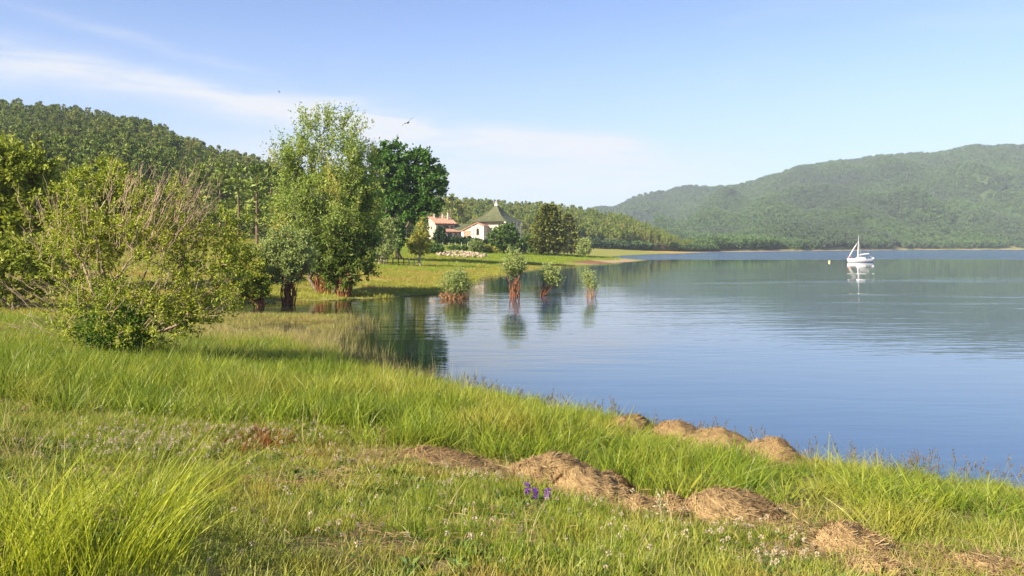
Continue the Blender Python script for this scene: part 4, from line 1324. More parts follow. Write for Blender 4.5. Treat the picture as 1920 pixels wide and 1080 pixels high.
# ------------------------------------------------------------------ sailing boat and buoy
def sailboat():
    Y = CAMZ * F_PX / (491.5 - V0)
    t = thing('sailboat', 'small white sailing boat with furled sails moored on the lake', 'boat', ((1613 - U0) / F_PX * Y, Y, 0), math.radians(6))
    L = 6.2
    st = np.linspace(0, 1, 13)
    V, F = [], []
    m = 9
    for s in st:
        x = -L / 2 + L * s                                   # bow at -x
        b = 1.02 * min(1.0, (s / 0.55)) ** 0.62 * (1 - 0.18 * max(0, (s - 0.6) / 0.4) ** 2) + 0.02
        sheer = 0.78 + 0.16 * (1 - s) ** 2
        keel = -0.28 + 0.30 * (1 - min(1, s / 0.25)) ** 2 + 0.14 * max(0, (s - 0.7) / 0.3)
        rake = -0.35 * (1 - min(1, s / 0.2))
        for j in range(m):
            q = -1 + 2 * j / (m - 1)
            yy = b * np.sign(q) * abs(q) ** 0.6
            zz = keel + (sheer - keel) * abs(q) ** 1.7
            V.append((x + rake * max(0, zz) * 0.8, yy, zz))
    for i in range(12):
        for j in range(m - 1):
            a = i * m + j
            F.append((a, a + 1, a + m + 1, a + m))
    F.append(tuple(12 * m + j for j in range(m)))
    hull = MB().add(V, F).build('hull', M['white_paint'], t, smoothed=True)
    Vd = []
    for i in range(13):
        Vd += [V[i * m], V[i * m + m - 1]]
    dk = [(x, y * 0.99, z - 0.02) for x, y, z in Vd]
    MB().add(dk, [(2 * i, 2 * i + 2, 2 * i + 3, 2 * i + 1) for i in range(12)]).build('deck', M['white_paint'], t)
    # antifouling stripe
    sv, sf = [], []
    for i, s in enumerate(st):
        for side in (-1, 1):
            b = 1.02 * min(1.0, (s / 0.55)) ** 0.62 * (1 - 0.18 * max(0, (s - 0.6) / 0.4) ** 2) + 0.02
            q = 0.62
            sv += [(-L / 2 + L * s, side * b * 0.80, 0.03), (-L / 2 + L * s, side * b * 0.85, 0.10)]
    for i in range(12):
        a = i * 4
        sf += [(a, a + 4, a + 5, a + 1), (a + 2, a + 3, a + 7, a + 6)]
    MB().add(sv, sf).build('stripe', M['navy_paint'], hull)
    cab = MB().prism_y([(-1.0, 0.80), (1.1, 0.80), (0.95, 1.16), (-0.55, 1.22)], -0.62, 0.62).build('cabin', M['white_paint'], t, 0.05)
    for x in (-0.4, 0.2, 0.6):
        MB().box(x, x + 0.32, -0.64, -0.622, 0.94, 1.06).build('porthole', M['dark_glass'], cab)
    mast = MB().tube([(-0.62, 0, 0.8), (-0.52, 0, 3.6), (-0.36, 0, 6.35)], [0.075, 0.07, 0.05], 8).build('mast', M['white_paint'], t, smoothed=True)
    MB().tube([(-0.62, 0, 6.34), (-0.08, 0, 6.34)], [0.03, 0.03], 5).build('wind_vane', M['metal'], mast)
    MB().tube([(-0.5, -0.5, 3.9), (-0.52, 0, 3.95), (-0.5, 0.5, 3.9)], [0.025] * 3, 5).build('spreader', M['metal'], mast)
    bm = MB().tube([(-0.55, 0, 1.55), (2.2, 0, 1.95)], [0.055, 0.055], 6).build('boom', M['metal'], t)
    MB().tube([(-0.5, 0, 1.66), (0.2, 0, 1.78), (1.2, 0, 1.93), (2.1, 0, 2.03)], [0.13, 0.14, 0.12, 0.07], 7).build('furled_mainsail', M['sailcloth'], bm, smoothed=True)
    MB().tube([(-2.95, 0, 1.0), (-2.2, 0, 2.3), (-1.3, 0, 3.7), (-0.62, 0, 4.7)], [0.06, 0.11, 0.10, 0.03], 7).build('furled_jib', M['sailcloth'], t, smoothed=True)
    for pts in ([(-0.38, 0, 6.3), (2.95, 0, 0.85)], [(-0.42, 0, 5.2), (-0.3, -0.95, 0.85)], [(-0.42, 0, 5.2), (-0.3, 0.95, 0.85)], [(-0.62, 0, 4.7), (-3.05, 0, 0.95)]):
        MB().tube(pts, [0.012, 0.012], 4).build('stay', M['metal'], t)
    MB().tube([(-2.4, -0.5, 0.85), (-2.45, -0.52, 1.35), (-3.2, 0, 1.4), (-2.45, 0.52, 1.35), (-2.4, 0.5, 0.85)], [0.05] * 5, 6).build('pulpit', M['red_paint'], t)
    MB().tube([(2.4, -0.7, 0.8), (2.45, -0.7, 1.3), (3.0, -0.5, 1.3), (3.0, 0.5, 1.3), (2.45, 0.7, 1.3), (2.4, 0.7, 0.8)], [0.03] * 6, 5).build('pushpit', M['metal'], t)
    eng = MB().box(3.12, 3.45, -0.2, 0.2, 0.55, 1.05).build('outboard', M['white_paint'], t, 0.06)
    MB().box(3.2, 3.36, -0.07, 0.07, -0.4, 0.55).build('engine_leg', M['white_paint'], eng)
    MB().box(3.115, 3.18, -0.55, -0.30, -0.3, 0.75).build('rudder', M['white_paint'], t)
    Yb = CAMZ * F_PX / (491.8 - V0)
    b = thing('buoy', 'small round yellow mooring buoy floating left of the boat', 'buoy', ((1555 - U0) / F_PX * Yb, Yb, 0.05))
    rings = [(0.02, -0.22), (0.2, -0.14), (0.28, 0.05), (0.22, 0.24), (0.08, 0.33), (0.06, 0.42)]
    V, F = [], []
    for r, z in rings:
        V += [(r * math.cos(q), r * math.sin(q), z) for q in np.linspace(0, 2 * math.pi, 10, endpoint=False)]
    for i in range(5):
        F += [(i * 10 + j, i * 10 + (j + 1) % 10, (i + 1) * 10 + (j + 1) % 10, (i + 1) * 10 + j) for j in range(10)]
    F.append(tuple(50 + j for j in range(10)))
    MB().add(V, F).build('float', M['buoy'], b, smoothed=True)
    MB().tube([(0.0, 0.07 * math.sin(q), 0.46 + 0.07 * math.cos(q)) for q in np.linspace(0, 6.28, 9)], [0.018] * 9, 5).build('ring', M['metal'], b)


sailboat()


# ------------------------------------------------------------------ birds
def bird(label, u, v, Y, span, roll, yaw):
    loc = ((u - U0) / F_PX * Y, Y, CAMZ + (V0 - v) / F_PX * Y)
    t = thing('bird', label, 'bird', loc, yaw)
    t.rotation_euler = (0, roll, yaw)
    s = span
    V, F = tube(np.array([(0, -0.30, 0), (0, -0.22, 0.01), (0, -0.08, 0.0), (0, 0.12, 0.0), (0, 0.3, 0.01)]) * s, np.array([0.012, 0.045, 0.06, 0.045, 0.012]) * s, 7)
    body = mk('body', V, F, M['feather'], t, None, True)
    MB().add([(-0.02 * s, 0.28 * s, 0.012 * s), (0.02 * s, 0.28 * s, 0.012 * s), (0.09 * s, 0.46 * s, 0.012 * s), (0, 0.40 * s, 0.016 * s), (-0.09 * s, 0.46 * s, 0.012 * s)], [(0, 1, 2, 3), (0, 3, 4)]).build('tail', M['feather'], t)
    for sd in (-1, 1):
        P = [(0.03, -0.14, 0.03), (0.24, -0.18, 0.10), (0.5, -0.02, 0.07), (0.27, 0.0, 0.09), (0.03, 0.08, 0.03)]
        top = [(sd * x * s, y * s, z * s) for x, y, z in P]
        bot = [(sd * x * s, y * s, (z - 0.012) * s) for x, y, z in P]
        n = 5
        F2 = [tuple(range(n)), tuple(range(2 * n - 1, n - 1, -1))] + [(i, (i + 1) % n, (i + 1) % n + n, i + n) for i in range(n)]
        MB().add(top + bot, F2).build('wing', M['feather'], t)


bird('dark bird in flight above the dark broadleaf tree', 765, 230, 45, 0.9, math.radians(-38), math.radians(20))
bird('tiny dark bird high above the tall willow, left of its top', 523, 172, 70, 0.32, math.radians(50), math.radians(70))

# ------------------------------------------------------------------ straw mounds along the old waterline
rm = np.random.default_rng(61)
MOUND_XY = []


def mound(label, u, v, w, h, seed, strands=900, dark=0.0, aspect=0.75):
    """u, v: foot of the near edge; w, h: width and height in photo pixels"""
    rng = np.random.default_rng(seed)
    p = at(u, v)
    k = p.y / F_PX
    rx, hz = w * k / 2 * 1.12, h * k * 0.80
    ry = rx * aspect
    c = Vector((p.x, p.y + ry * 0.75, 0))
    c.z = float(ground_z(np.array([c.x]), np.array([c.y]))[0])
    MOUND_XY.append((c.x, c.y, rx, ry))
    t = thing('straw_mound', label, 'straw mound', c, 0, 'mounds of washed up straw')
    w1, w2, w3 = Wave(seed, rx * 1.1), Wave(seed + 1, rx * 0.45), Wave(seed + 2, 0.09)
    nr, na = 16, 44
    r = np.linspace(0, 1.08, nr)[:, None]
    a = np.linspace(0, 2 * np.pi, na, endpoint=False)[None, :]
    edge = 1 + 0.16 * np.sin(2 * a + rng.uniform(0, 6)) + 0.09 * np.sin(3 * a + rng.uniform(0, 6)) + 0.05 * np.sin(7 * a + rng.uniform(0, 6))

    def surf(r_, a_, e_):
        x, y = rx * r_ * e_ * np.cos(a_), ry * r_ * e_ * np.sin(a_)
        gz = ground_z(x + c.x, y + c.y) - c.z
        dome = np.clip(1 - r_ ** 2.2, 0, None) ** 0.75
        z = gz + hz * dome * (1 + 0.14 * w1(x, y) + 0.09 * w2(x, y)) + 0.014 * w3(x, y) - 0.05 * smooth(0.97, 1.08, r_)
        return np.stack(np.broadcast_arrays(x, y, z), -1)
    V = surf(r, a, edge)
    idx = np.arange(nr * na).reshape(nr, na)
    Fq = np.stack([idx[:-1], np.roll(idx[:-1], -1, 1), np.roll(idx[1:], -1, 1), idx[1:]], -1).reshape(-1, 4)
    mk('heap', V.reshape(-1, 3), Fq, M['straw_base'], t, None, True)
    n = int(strands)
    rr = np.sqrt(rng.uniform(0, 1.12, n))
    aa = rng.uniform(0, 2 * np.pi, n)
    ee = np.interp(aa, np.append(a[0], 2 * np.pi), np.append(edge[0], edge[0, 0]))
    P = surf(rr, aa, ee)
    P2 = surf(rr + 0.02, aa + 0.02, ee)
    P3 = surf(rr, aa + 0.05, ee)
    t1, t2 = unit(P2 - P), unit(P3 - P)
    an = rng.uniform(0, 2 * np.pi, n)
    D = t1 * np.cos(an)[:, None] + t2 * np.sin(an)[:, None]
    N = unit(np.cross(t1, t2))
    N = N * np.sign(N[:, 2:3] + 1e-6)
    L = rng.uniform(0.05, 0.15, n)[:, None]
    W = rng.uniform(0.004, 0.008, n)[:, None]
    S = np.cross(D, N)
    lift = N * rng.uniform(0.004, 0.016, n)[:, None]
    tilt = N * rng.normal(0.03, 0.06, n)[:, None] * L
    Q = np.empty((n, 4, 3))
    A, B = P + lift - D * L / 2 - tilt * 0.3, P + lift + D * L / 2 + tilt
    Q[:, 0], Q[:, 1], Q[:, 2], Q[:, 3] = A - S * W / 2, A + S * W / 2, B + S * W / 3, B - S * W / 3
    o = mk('straw', Q.reshape(-1, 3), np.arange(4 * n).reshape(n, 4), M['straw_strand'], t, np.repeat(np.clip(rng.uniform(0, 1, n) - dark, 0, 1), 4))
    o['kind'] = 'stuff'


mound('big domed straw mound in the middle, topmost of the joined pair', 1048, 915, 150, 62, 71, 5200)
mound('wide flat straw mound in front of the biggest dome, at its right', 1118, 940, 165, 56, 72, 5200)
mound('small low straw heap tucked between two larger mounds', 1205, 968, 95, 34, 73, 2000)
mound('small darker straw heap left of the humped mound', 1272, 968, 80, 34, 74, 1600, 0.2)
mound('humped wide straw mound with a sloping right shoulder', 1385, 985, 175, 58, 75, 5000)
mound('small crumbling straw heap at the right foot of the humped mound', 1462, 998, 60, 20, 76, 900, 0.1)
mound('rounded barrel like straw mound near the lower right corner', 1612, 1050, 140, 64, 77, 4200)
mound('small straw lump below the rounded mound at lower right', 1652, 1085, 85, 35, 78, 1800)
mound('reddish brown straw mound nearest the water, left end of its row', 1188, 812, 95, 38, 79, 1500, 0.3)
mound('low round straw mound second from the left beside the water', 1278, 826, 105, 40, 80, 1700)
mound('long low straw mound third from the left beside the water', 1358, 848, 130, 46, 81, 2000)
mound('domed straw mound at the right end of the waterside row', 1462, 868, 108, 50, 82, 1900)
mound('thin flattened straw patch leading left from the big dome', 930, 898, 150, 16, 83, 1900, 0.1, 0.6)
mound('flat reddish straw patch in the grass left of centre', 828, 876, 175, 20, 84, 2200, 0.25, 0.6)
mound('narrow straw patch at the edge of the tall grass', 712, 822, 55, 14, 85, 500, 0.2)
mound('pale sandy straw patch at the lower right edge of the bank', 1862, 1072, 150, 16, 86, 1800, 0.0, 0.5)
mound('little straw scrap in the short turf left of centre', 615, 915, 70, 7, 87, 500, 0.0, 0.5)

# ------------------------------------------------------------------ grasses and small plants
def clump(n, radius, h0, h1, width, bend, rng, seg=3, lean=0.15, droop=0.0):
    a = rng.uniform(0, 2 * np.pi, n)
    r = radius * np.sqrt(rng.uniform(0, 1, n))
    B = np.stack([np.cos(a) * r, np.sin(a) * r, np.zeros(n) - 0.02], -1)
    h = rng.uniform(h0, h1, n)
    fa = a + rng.normal(0, 0.9, n)
    out = np.stack([np.cos(fa), np.sin(fa), np.zeros(n)], -1)
    side = np.stack([-np.sin(fa), np.cos(fa), np.zeros(n)], -1)
    tw = rng.uniform(0, np.pi, n)
    side = side * np.cos(tw)[:, None] + out * np.sin(tw)[:, None]
    bd = bend * rng.uniform(0.3, 1.6, n)
    V = np.empty((n, seg + 1, 2, 3))
    for i in range(seg + 1):
        s = i / seg
        c = B + out * ((lean * s + bd * s * s) * h)[:, None]
        c[:, 2] += h * (s - droop * bd * s ** 3)
        w = width * (1 - 0.85 * s ** 1.5) * 0.5
        V[:, i, 0] = c - side * w
        V[:, i, 1] = c + side * w
    idx = np.arange(n * (seg + 1) * 2).reshape(n, seg + 1, 2)
    F = np.stack([idx[:, :-1, 0], idx[:, :-1, 1], idx[:, 1:, 1], idx[:, 1:, 0]], -1).reshape(-1, 4)
    return V.reshape(-1, 3), F, np.repeat(rng.uniform(0, 1, n), (seg + 1) * 2)


rg = np.random.default_rng(91)


def grass_proto(name, mat, count, variants=3, **kw):
    out = []
    for i in range(variants):
        V, F, T = clump(count, rng=rg, **kw)
        out.append(proto(name, [(V, F, T, 0)], [M[mat]]))
    return out


short_p = grass_proto('short_grass_source', 'short_grass', 34, 4, radius=0.10, h0=0.03, h1=0.105, width=0.0065, bend=0.55, lean=0.3, seg=2)
tall_p = grass_proto('tall_grass_source', 'tall_grass', 30, 4, radius=0.16, h0=0.30, h1=0.68, width=0.011, bend=0.30, lean=0.10)
tall_p += grass_proto('broad_grass_source', 'tall_grass', 16, 3, radius=0.15, h0=0.25, h1=0.60, width=0.022, bend=0.55, lean=0.18)
mid_p = grass_proto('mid_grass_source', 'tall_grass', 30, 3, radius=0.15, h0=0.14, h1=0.36, width=0.009, bend=0.35, lean=0.15)
dry_p = grass_proto('dry_grass_source', 'dry_grass', 10, 3, radius=0.12, h0=0.12, h1=0.38, width=0.006, bend=0.5, lean=0.2)
meadow_p = grass_proto('meadow_grass_source', 'meadow', 40, 3, radius=0.5, h0=0.08, h1=0.24, width=0.03, bend=0.4, lean=0.15, seg=2)
bright_p = grass_proto('bright_grass_source', 'meadow_bright', 40, 3, radius=0.6, h0=0.15, h1=0.42, width=0.035, bend=0.4, lean=0.15, seg=2)
reed_p = grass_proto('reed_source', 'reed', 9, 4, radius=0.22, h0=0.25, h1=0.75, width=0.012, bend=0.18, lean=0.08)
marsh_p = grass_proto('marsh_grass_source', 'marsh', 34, 4, radius=0.26, h0=0.06, h1=0.24, width=0.012, bend=0.22, lean=0.1, seg=2)


def wedge(n, y0, y1, rng, margin=1.5, slope=0.72, x0=None):
    y = np.sqrt(rng.uniform(y0 * y0, y1 * y1, n))
    x = rng.uniform(-1, 1, n) * (y * slope + margin)
    d = sdist(x, y)
    return x, y, d


def off_mounds(x, y, f=0.9):
    ok = np.ones(len(x), bool)
    for mx, my, rx, ry in MOUND_XY:
        ok &= ((x - mx) / (rx * f)) ** 2 + ((y - my) / (ry * f)) ** 2 > 1
        if f > 0.95:        # trampled strip on the landward side of each heap
            ok &= ((x - mx * 0.96) / (rx * 1.05)) ** 2 + ((y - my + ry * 0.9) / (ry * 1.1 + 0.15)) ** 2 > 1
    return ok


def put(name, label, cat, x, y, protos, s0, s1, rng, d=None, tilt=0.12, zs=None, zmin=None):
    z = ground_z(x, y, d)
    if zmin is not None:
        z = np.maximum(z, zmin)
    P = np.stack([x, y, z], -1)
    n = len(P)
    return scatter(name, label, cat, P, rng.uniform(0, 6.28, n), rng.uniform(s0, s1, n), protos, rng.normal(0, tilt, (n, 2)), rng=rng, zs=zs)


PATCH1, PATCH2, PATCH3 = Wave(101, 2.2), Wave(102, 0.9), Wave(103, 5.0)


def tall_zone(x, y, d):
    """1 inside the belt of tall grass along the water; thins at its landward edge"""
    lim = 6.2 - 2.2 * smooth(1.0, 7.0, x) - 1.0 * smooth(-2, -9, x) + 0.7 * PATCH1(x, y)
    far_left = (x < 1.2 + 0.5 * PATCH1(x, y)) & ((y < 22.5 + 0.8 * PATCH1(x, y + 9)) | (x < -9.5)) & (y > 10.6 + 0.8 * PATCH1(x + 5, y) + 0.5 * PATCH3(x, y))
    return (d < lim) | far_left


# short turf
x, y, d = wedge(30000, 2.2, 15.5, rg)
tz = tall_zone(x, y, d)
dens = 0.72 + 0.60 * PATCH1(x + 30, y) + 0.45 * PATCH2(x, y)
k = (d > 0.3) & ~tz & (rg.uniform(0, 1, len(x)) < dens) & off_mounds(x, y)
put('short_grass', 'short yellow green turf with bare dry patches on the near bank', 'grass', x[k], y[k], short_p, 0.8, 1.5, rg, d[k], 0.2)
# longer tufts scattered in the turf
x, y, d = wedge(4200, 2.2, 15, rg)
k = (d > 4) & (PATCH3(x, y) + 0.6 * PATCH1(x, y) > 0.25) & off_mounds(x, y, 1.1) & ~tall_zone(x, y, d)
put('tufted_grass', 'longer loose grass tufts scattered through the short turf', 'grass', x[k], y[k], mid_p, 0.35, 0.75, rg, d[k], 0.2)
# tall belt, left part and right part
x, y, d = wedge(24000, 4.0, 30, rg, slope=0.78)
k = (d > 0.02) & tall_zone(x, y, d) & off_mounds(x, y, 1.05) & ((x + 9.5) ** 2 / 30 + (y - 36) ** 2 / 64 > 1) & (y < 28)
hgt = 0.78 + 0.28 * PATCH1(x, y) - 0.34 * smooth(-1, 4, x) + 0.26 * PATCH2(x, y)
k &= rg.uniform(0, 1, len(x)) < 0.80 + 0.3 * PATCH2(x + 7, y)
near_sh = 0.55 + 0.45 * smooth(0.2, 2.0, d)
put('tall_grass', 'belt of tall fresh green grass along the near shore', 'grass', x[k], y[k], tall_p, 0.75, 1.05, rg, d[k], 0.12, zs=np.clip(hgt * near_sh, 0.25, 1.3)[k])
# dry blades and seed heads mixed in along the water
x, y, d = wedge(9000, 3.0, 30, rg, slope=0.78)
k = (d > 0.0) & (((d < 1.3) & (rg.uniform(0, 1, len(x)) < 0.8)) |  (rg.uniform(0, 1, len(x)) < 0.16)) & off_mounds(x, y, 1.0) & (y < 29)
put('dry_grass', 'dry straw coloured blades and seed stems in the bank grass', 'grass', x[k], y[k], dry_p, 0.6, 1.25, rg, d[k], 0.2)
# reeds standing in the shallows at the mouth of the inlet
n = 2600
x = rg.uniform(-14, 1.5, n)
y = rg.uniform(20.5, 40, n)
d = sdist(x, y)
k = (d < 0.8) & (d > -1.7 + 0.6 * PATCH1(x, y)) & (x < -1.2 + 0.3 * PATCH2(x, y)) & (rg.uniform(0, 1, n) < smooth(-2.2, 0.2, d))
xs, ys = x[k], y[k]
put('reeds', 'thin olive reeds standing in the shallow water of the inlet', 'reeds', xs, ys, reed_p, 0.6, 1.1, rg, None, 0.1, zmin=-0.08)
# marsh turf with pools between
n = 9000
x = rg.uniform(-19, -5.5, n)
y = rg.uniform(26.5, 44, n)
d = sdist(x, y)
z = ground_z(x, y, d)
k = (z > -0.004) & (d > 0)
put('marsh_grass', 'yellowish marsh grass with dark pools beside the inlet', 'grass', x[k], y[k], marsh_p, 0.7, 1.15, rg, d[k], 0.12)
n = 3200
x = rg.uniform(-15, -4.5, n)
y = rg.uniform(21, 34, n)
d = sdist(x, y)
k = (d > -0.2) & (PATCH1(x, y) > -0.5)
put('dry_sedge', 'tan dry seed stems over the marsh between shrub and inlet', 'grass', x[k], y[k], dry_p, 0.8, 1.5, rg, d[k], 0.2)
# left meadow behind the shrub and the big meadow beyond the inlet
n = 26000
y = np.sqrt(rg.uniform(24 ** 2, 150 ** 2, n))
x = rg.uniform(-0.75, 0.12, n) * y
d = sdist(x, y)
k = (d > 0.15) & ((x < -19) | (y > 46) | (d > 14)) & (y > 26)
put('meadow_grass', 'pale yellow green meadow turf beyond the inlet', 'grass', x[k], y[k], meadow_p, 0.7, 1.3, rg, d[k], 0.1)
n = 12000
y = np.sqrt(rg.uniform(95 ** 2, 215 ** 2, n))
x = rg.uniform(-0.3, 0.2, n) * y
d = sdist(x, y)
k = (d > 5 + 3 * W_BIG(x, y)) & (rg.uniform(0, 1, n) < 0.8)
put('lush_grass', 'bright green lush grass on the far part of the meadow', 'grass', x[k], y[k], bright_p, 0.7, 1.2, rg, d[k], 0.1)


# flat straw litter round the heaps and along the old waterline
def litter_proto(rng, n=26):
    P = np.stack([rng.normal(0, 0.12, n), rng.normal(0, 0.12, n), rng.uniform(0.004, 0.03, n)], -1)
    a = rng.uniform(0, 6.28, n)
    D = np.stack([np.cos(a), np.sin(a), rng.normal(0, 0.12, n)], -1)
    V, F, T = leaf_quads(P, D, 0.13, 0.007, rng, rng.uniform(0, 1, n), 0.03, 6.0)
    return proto('litter_source', [(V, F, T, 0)], [M['straw_strand']])


lit_p = [litter_proto(rg) for _ in range(4)]
lx, ly = [], []
for mx, my, rx, ry in MOUND_XY:
    n = int(60 + 160 * rx)
    a, q = rg.uniform(0, 6.28, n), rg.uniform(0.85, 1.6, n)
    lx.append(mx + np.cos(a) * rx * q)
    ly.append(my + np.sin(a) * (ry * q + 0.08))
x, y, d = wedge(5000, 2.2, 13, rg)
k = (PATCH1(x + 30, y) + 0.7 * PATCH2(x, y) < -0.55) & ~tall_zone(x, y, d)
lx.append(x[k])
ly.append(y[k])
lx, ly = np.concatenate(lx), np.concatenate(ly)
put('straw_litter', 'loose straw litter lying round the mounds and on bare patches', 'litter', lx, ly, lit_p, 0.7, 1.3, rg, None, 0.1)


def broad_proto(rng, n=12):
    a = rng.uniform(0, 6.28, n)
    P = np.stack([np.cos(a) * 0.01, np.sin(a) * 0.01, np.full(n, 0.005)], -1)
    D = np.stack([np.cos(a), np.sin(a), rng.uniform(0.15, 0.9, n)], -1)
    V, F, T = leaf_quads(P, D, 0.075, 0.030, rng, rng.uniform(0, 1, n), 0.12, 5.0)
    return proto('rosette_source', [(V, F, T, 0)], [M['clover_leaf']])


x, y, d = wedge(5200, 2.2, 11, rg)
k = (PATCH1(x - 11, y) + 0.5 * PATCH3(x + 3, y) > 0.05) & ~tall_zone(x, y, d) & off_mounds(x, y)
put('broad_weeds', 'low broad leaved weeds and clover mixed into the turf', 'weeds', x[k], y[k], [broad_proto(rg) for _ in range(4)], 0.6, 1.25, rg, d[k], 0.15)


def stem_proto(rng):
    parts = []
    for i in range(4):
        x0, y0 = rng.normal(0, 0.06, 2)
        h = rng.uniform(0.22, 0.5)
        l = rng.normal(0, 0.06, 2)
        p = np.array([(x0, y0, -0.03), (x0 + l[0] * 0.4, y0 + l[1] * 0.4, h * 0.6), (x0 + l[0], y0 + l[1], h)])
        parts.append((*tube(p, np.array([0.004, 0.0035, 0.0025]), 3), 0.3, 0))
        n = 9
        t = rng.uniform(0.75, 1.02, n)[:, None]
        q = p[1] + (p[2] - p[1]) * (t - 0.6) / 0.4
        V, F, T = leaf_quads(q, rng.normal(size=(n, 3)) * 0.5 + np.array([0, 0, 1.0]), 0.045, 0.014, rng, rng.uniform(0, 1, n))
        parts.append((V, F, T, 1))
    return proto('stem_source', parts, [M['reed'], M['seed_head']])


n = 9000
x, y, d = wedge(n, 8, 24, rg, slope=0.78)
k = (d > -0.35) & (d < 0.55 + 0.3 * PATCH2(x, y)) & (rg.uniform(0, 1, n) < 0.75) & (PATCH2(x * 0.7, y) > -0.6)
put('shore_rushes', 'thin rushes with small dark heads at the very edge of the water', 'rushes', x[k], y[k], [stem_proto(rg) for _ in range(4)], 0.5, 1.0, rg, d[k], 0.12, zmin=-0.05)


# white clover
def clover_proto(rng):
    parts = []
    V, F = tube(np.array([(0, 0, 0), (0.004, 0, 0.05), (0, 0.004, 0.095)]), np.array([0.0016] * 3), 3)
    parts.append((V, F, 0.6, 0))
    d = unit(rng.normal(size=(26, 3)) + np.array([0, 0, 0.5]))
    lv, lf, lt = leaf_quads(d * 0.006 + np.array([0, 0, 0.10]), d, 0.014, 0.008, rng, rng.uniform(0, 1, 26))
    parts.append((lv, lf, lt, 1))
    for j in range(3):
        a = rng.uniform(0, 6.28)
        c = np.array([math.cos(a) * 0.03, math.sin(a) * 0.03, rng.uniform(0.03, 0.06)])
        for q in range(3):
            b = 2.09 * q + a
            D = np.array([[math.cos(b), math.sin(b), 0.15]])
            lv, lf, lt = leaf_quads(c[None], D, 0.022, 0.018, rng, rng.uniform(0, 1, 1), 0.05, 8.0)
            parts.append((lv, lf, lt, 0))
    return proto('clover_source', parts, [M['clover_leaf'], M['clover_white']])


clover_p = [clover_proto(rg) for _ in range(3)]
cx, cy = [], []
for u0, v0, su, sv, n in ((290, 840, 110, 18, 260), (470, 815, 120, 12, 110), (600, 870, 80, 25, 40), (880, 905, 70, 14, 50), (1180, 965, 90, 22, 45), (1390, 1015, 80, 20, 36), (1130, 1010, 300, 45, 50), (700, 970, 250, 50, 50), (330, 930, 120, 50, 20), (1490, 1060, 50, 12, 30)):
    uu, vv = rg.normal(u0, su, n), rg.normal(v0, sv, n)
    zg = CAMZ - 1.75
    Yd = np.clip(2.2 * F_PX / np.maximum(vv - V0, 60), 2, 30)
    for _ in range(6):
        xx = (uu - U0) / F_PX * Yd
        Yd = (CAMZ - ground_z(xx, Yd)) * F_PX / np.maximum(vv - V0, 60)
    cx.append((uu - U0) / F_PX * Yd)
    cy.append(Yd)
cx, cy = np.concatenate(cx), np.concatenate(cy)
k = (cy > 2.2) & (cy < 16) & off_mounds(cx, cy)
put('white_clover', 'small white clover blooms scattered through the turf', 'clover', cx[k], cy[k], clover_p, 0.85, 1.35, rg, None, 0.25)
# red sorrel patch
sor = [proto('sorrel_source', [(*clump(14, 0.08, 0.05, 0.17, 0.010, 0.5, rg, 2, 0.3), 0)], [M['sorrel']]) for _ in range(2)]
c = at(492, 830)
n = 110
x, y = rg.normal(c.x, 0.30, n), rg.normal(c.y, 0.30, n)
put('red_sorrel', 'rusty red low plants in the turf left of centre', 'plants', x, y, sor, 0.6, 1.2, rg, None, 0.2)

# long sedge tussocks at the lower left
for lab, u_, v_, n, h0, h1, r, sd in (('largest long bladed yellow green sedge tussock at lower left', 205, 1075, 330, 0.30, 0.98, 0.42, 1), ('shaggy sedge tussock at the left edge beside the largest one', 60, 1010, 240, 0.25, 0.75, 0.38, 2),
                                      ('smaller sedge tussock behind the largest one', 285, 965, 150, 0.2, 0.55, 0.28, 3), ('sedge tuft at the extreme lower left corner', 10, 1090, 200, 0.3, 0.75, 0.3, 4)):
    rr = np.random.default_rng(200 + sd)
    p = at(u_, v_)
    V, F, T = clump(n, r, h0, h1, 0.0075, 0.42, rr, 6, 0.22, 0.35)
    V[:, 0] += np.maximum(V[:, 2], 0) ** 1.6 * 0.28
    t = thing('sedge_tussock', lab, 'sedge tussock', p)
    mk('blades', V, F, M['sedge'], t, T)
# small bright tuft
p = at(638, 925)
V, F, T = clump(170, 0.22, 0.08, 0.24, 0.006, 0.5, np.random.default_rng(210), 4, 0.3, 0.3)
mk('blades', V, F, M['sedge'], thing('grass_tuft', 'small bright yellow green tuft by a straw scrap left of centre', 'grass tuft', p), T)

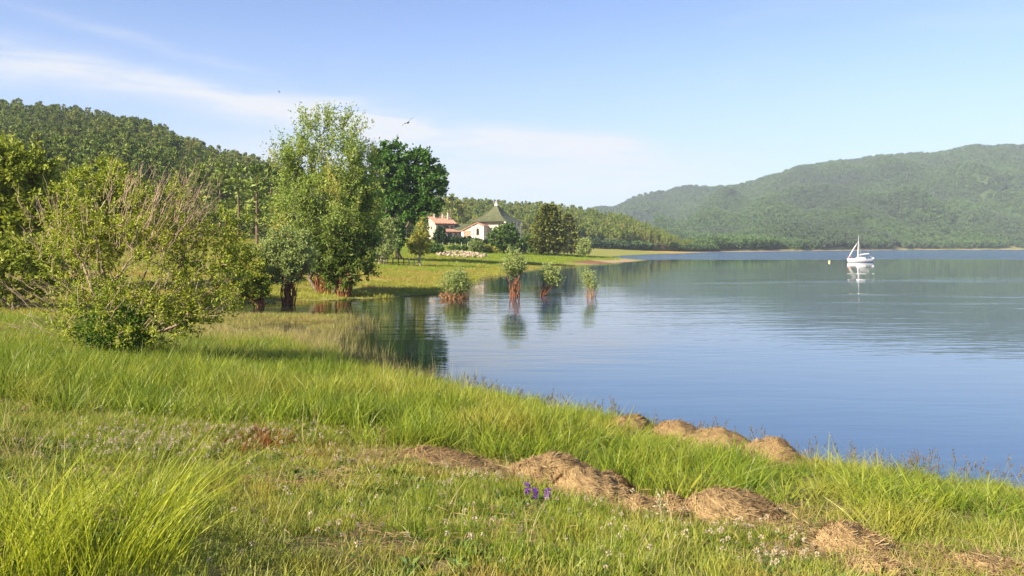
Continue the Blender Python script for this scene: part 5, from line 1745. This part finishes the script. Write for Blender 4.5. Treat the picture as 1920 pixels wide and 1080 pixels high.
# purple flowers
for lab, u_, v_, hs, sd in (('tallest purple flower spike in front of the big straw dome', 989, 945, 0.17, 1), ('small purple flower between the two taller spikes', 1004, 947, 0.12, 2), ('right hand purple flower spike near the flat mound', 1027, 952, 0.15, 3)):
    rr = np.random.default_rng(300 + sd)
    p = at(u_, v_)
    t = thing('purple_flower', lab, 'flower', p, 0, 'purple flowers in the turf')
    V, F = tube(np.array([(0, 0, -0.02), (0.004, 0.002, hs * 0.6), (0, 0, hs + 0.02)]), np.array([0.003, 0.0025, 0.0015]), 5)
    mk('stem', V, F, M['clover_leaf'], t, np.full(len(V), 0.5))
    n = 46
    zz = rr.uniform(hs * 0.5, hs + 0.03, n)
    a = rr.uniform(0, 6.28, n)
    D = np.stack([np.cos(a), np.sin(a), rr.uniform(0.1, 0.9, n)], -1)
    lv, lf, lt = leaf_quads(np.stack([np.cos(a) * 0.004, np.sin(a) * 0.004, zz], -1), D, 0.034, 0.018, rr, rr.uniform(0, 1, n))
    mk('petals', lv, lf, M['purple'], t, lt)
    n = 8
    a = rr.uniform(0, 6.28, n)
    D = np.stack([np.cos(a), np.sin(a), rr.uniform(0.4, 1.2, n)], -1)
    lv, lf, lt = leaf_quads(np.stack([a * 0, a * 0, rr.uniform(0.0, hs * 0.4, n)], -1), D, 0.06, 0.016, rr, rr.uniform(0, 1, n))
    mk('leaves', lv, lf, M['clover_leaf'], t, lt)

# pale dry stalk among the mounds
p = at(1238, 985)
rr = np.random.default_rng(320)
t = thing('dry_stalk', 'pale branching weed stalk standing between the straw mounds', 'weed', p)
tb = [(np.array([(0, 0, -0.02), (0.01, 0, 0.12), (0.0, 0.01, 0.27)]), np.array([0.006, 0.005, 0.003]))]
for i in range(9):
    z = rr.uniform(0.12, 0.26)
    a = rr.uniform(0, 6.28)
    dd = np.array([math.cos(a), math.sin(a), rr.uniform(0.3, 1.0)])
    tb.append((np.array([(0, 0, z)]) + dd * np.linspace(0, rr.uniform(0.04, 0.10), 3)[:, None], np.array([0.003, 0.0025, 0.002])))
tubes_mesh('stem', tb, M['stalk'], t, 4)
n = 40
zz = rr.uniform(0.10, 0.3, n)
D = rr.normal(size=(n, 3))
lv, lf, lt = leaf_quads(np.stack([rr.normal(0, 0.02, n), rr.normal(0, 0.02, n), zz], -1), D, 0.05, 0.014, rr, rr.uniform(0, 1, n))
mk('leaves', lv, lf, M['stalk'], t, lt)

# ------------------------------------------------------------------ the air over the lake
hz, g, out = new_mat('haze_air')
vol = g.n('ShaderNodeVolumePrincipled')
vol.inputs['Color'].default_value = (0.74, 0.84, 1.0, 1.0)
vol.inputs['Density'].default_value = 0.00016
g.put(out.inputs['Volume'], vol.outputs[0])
o = MB().box(-3900, 3900, -3900, 3900, -6.0, 320.0).build('haze', hz)
o['kind'] = 'stuff'
o['label'] = 'thin pale blue haze in the air over the lake'
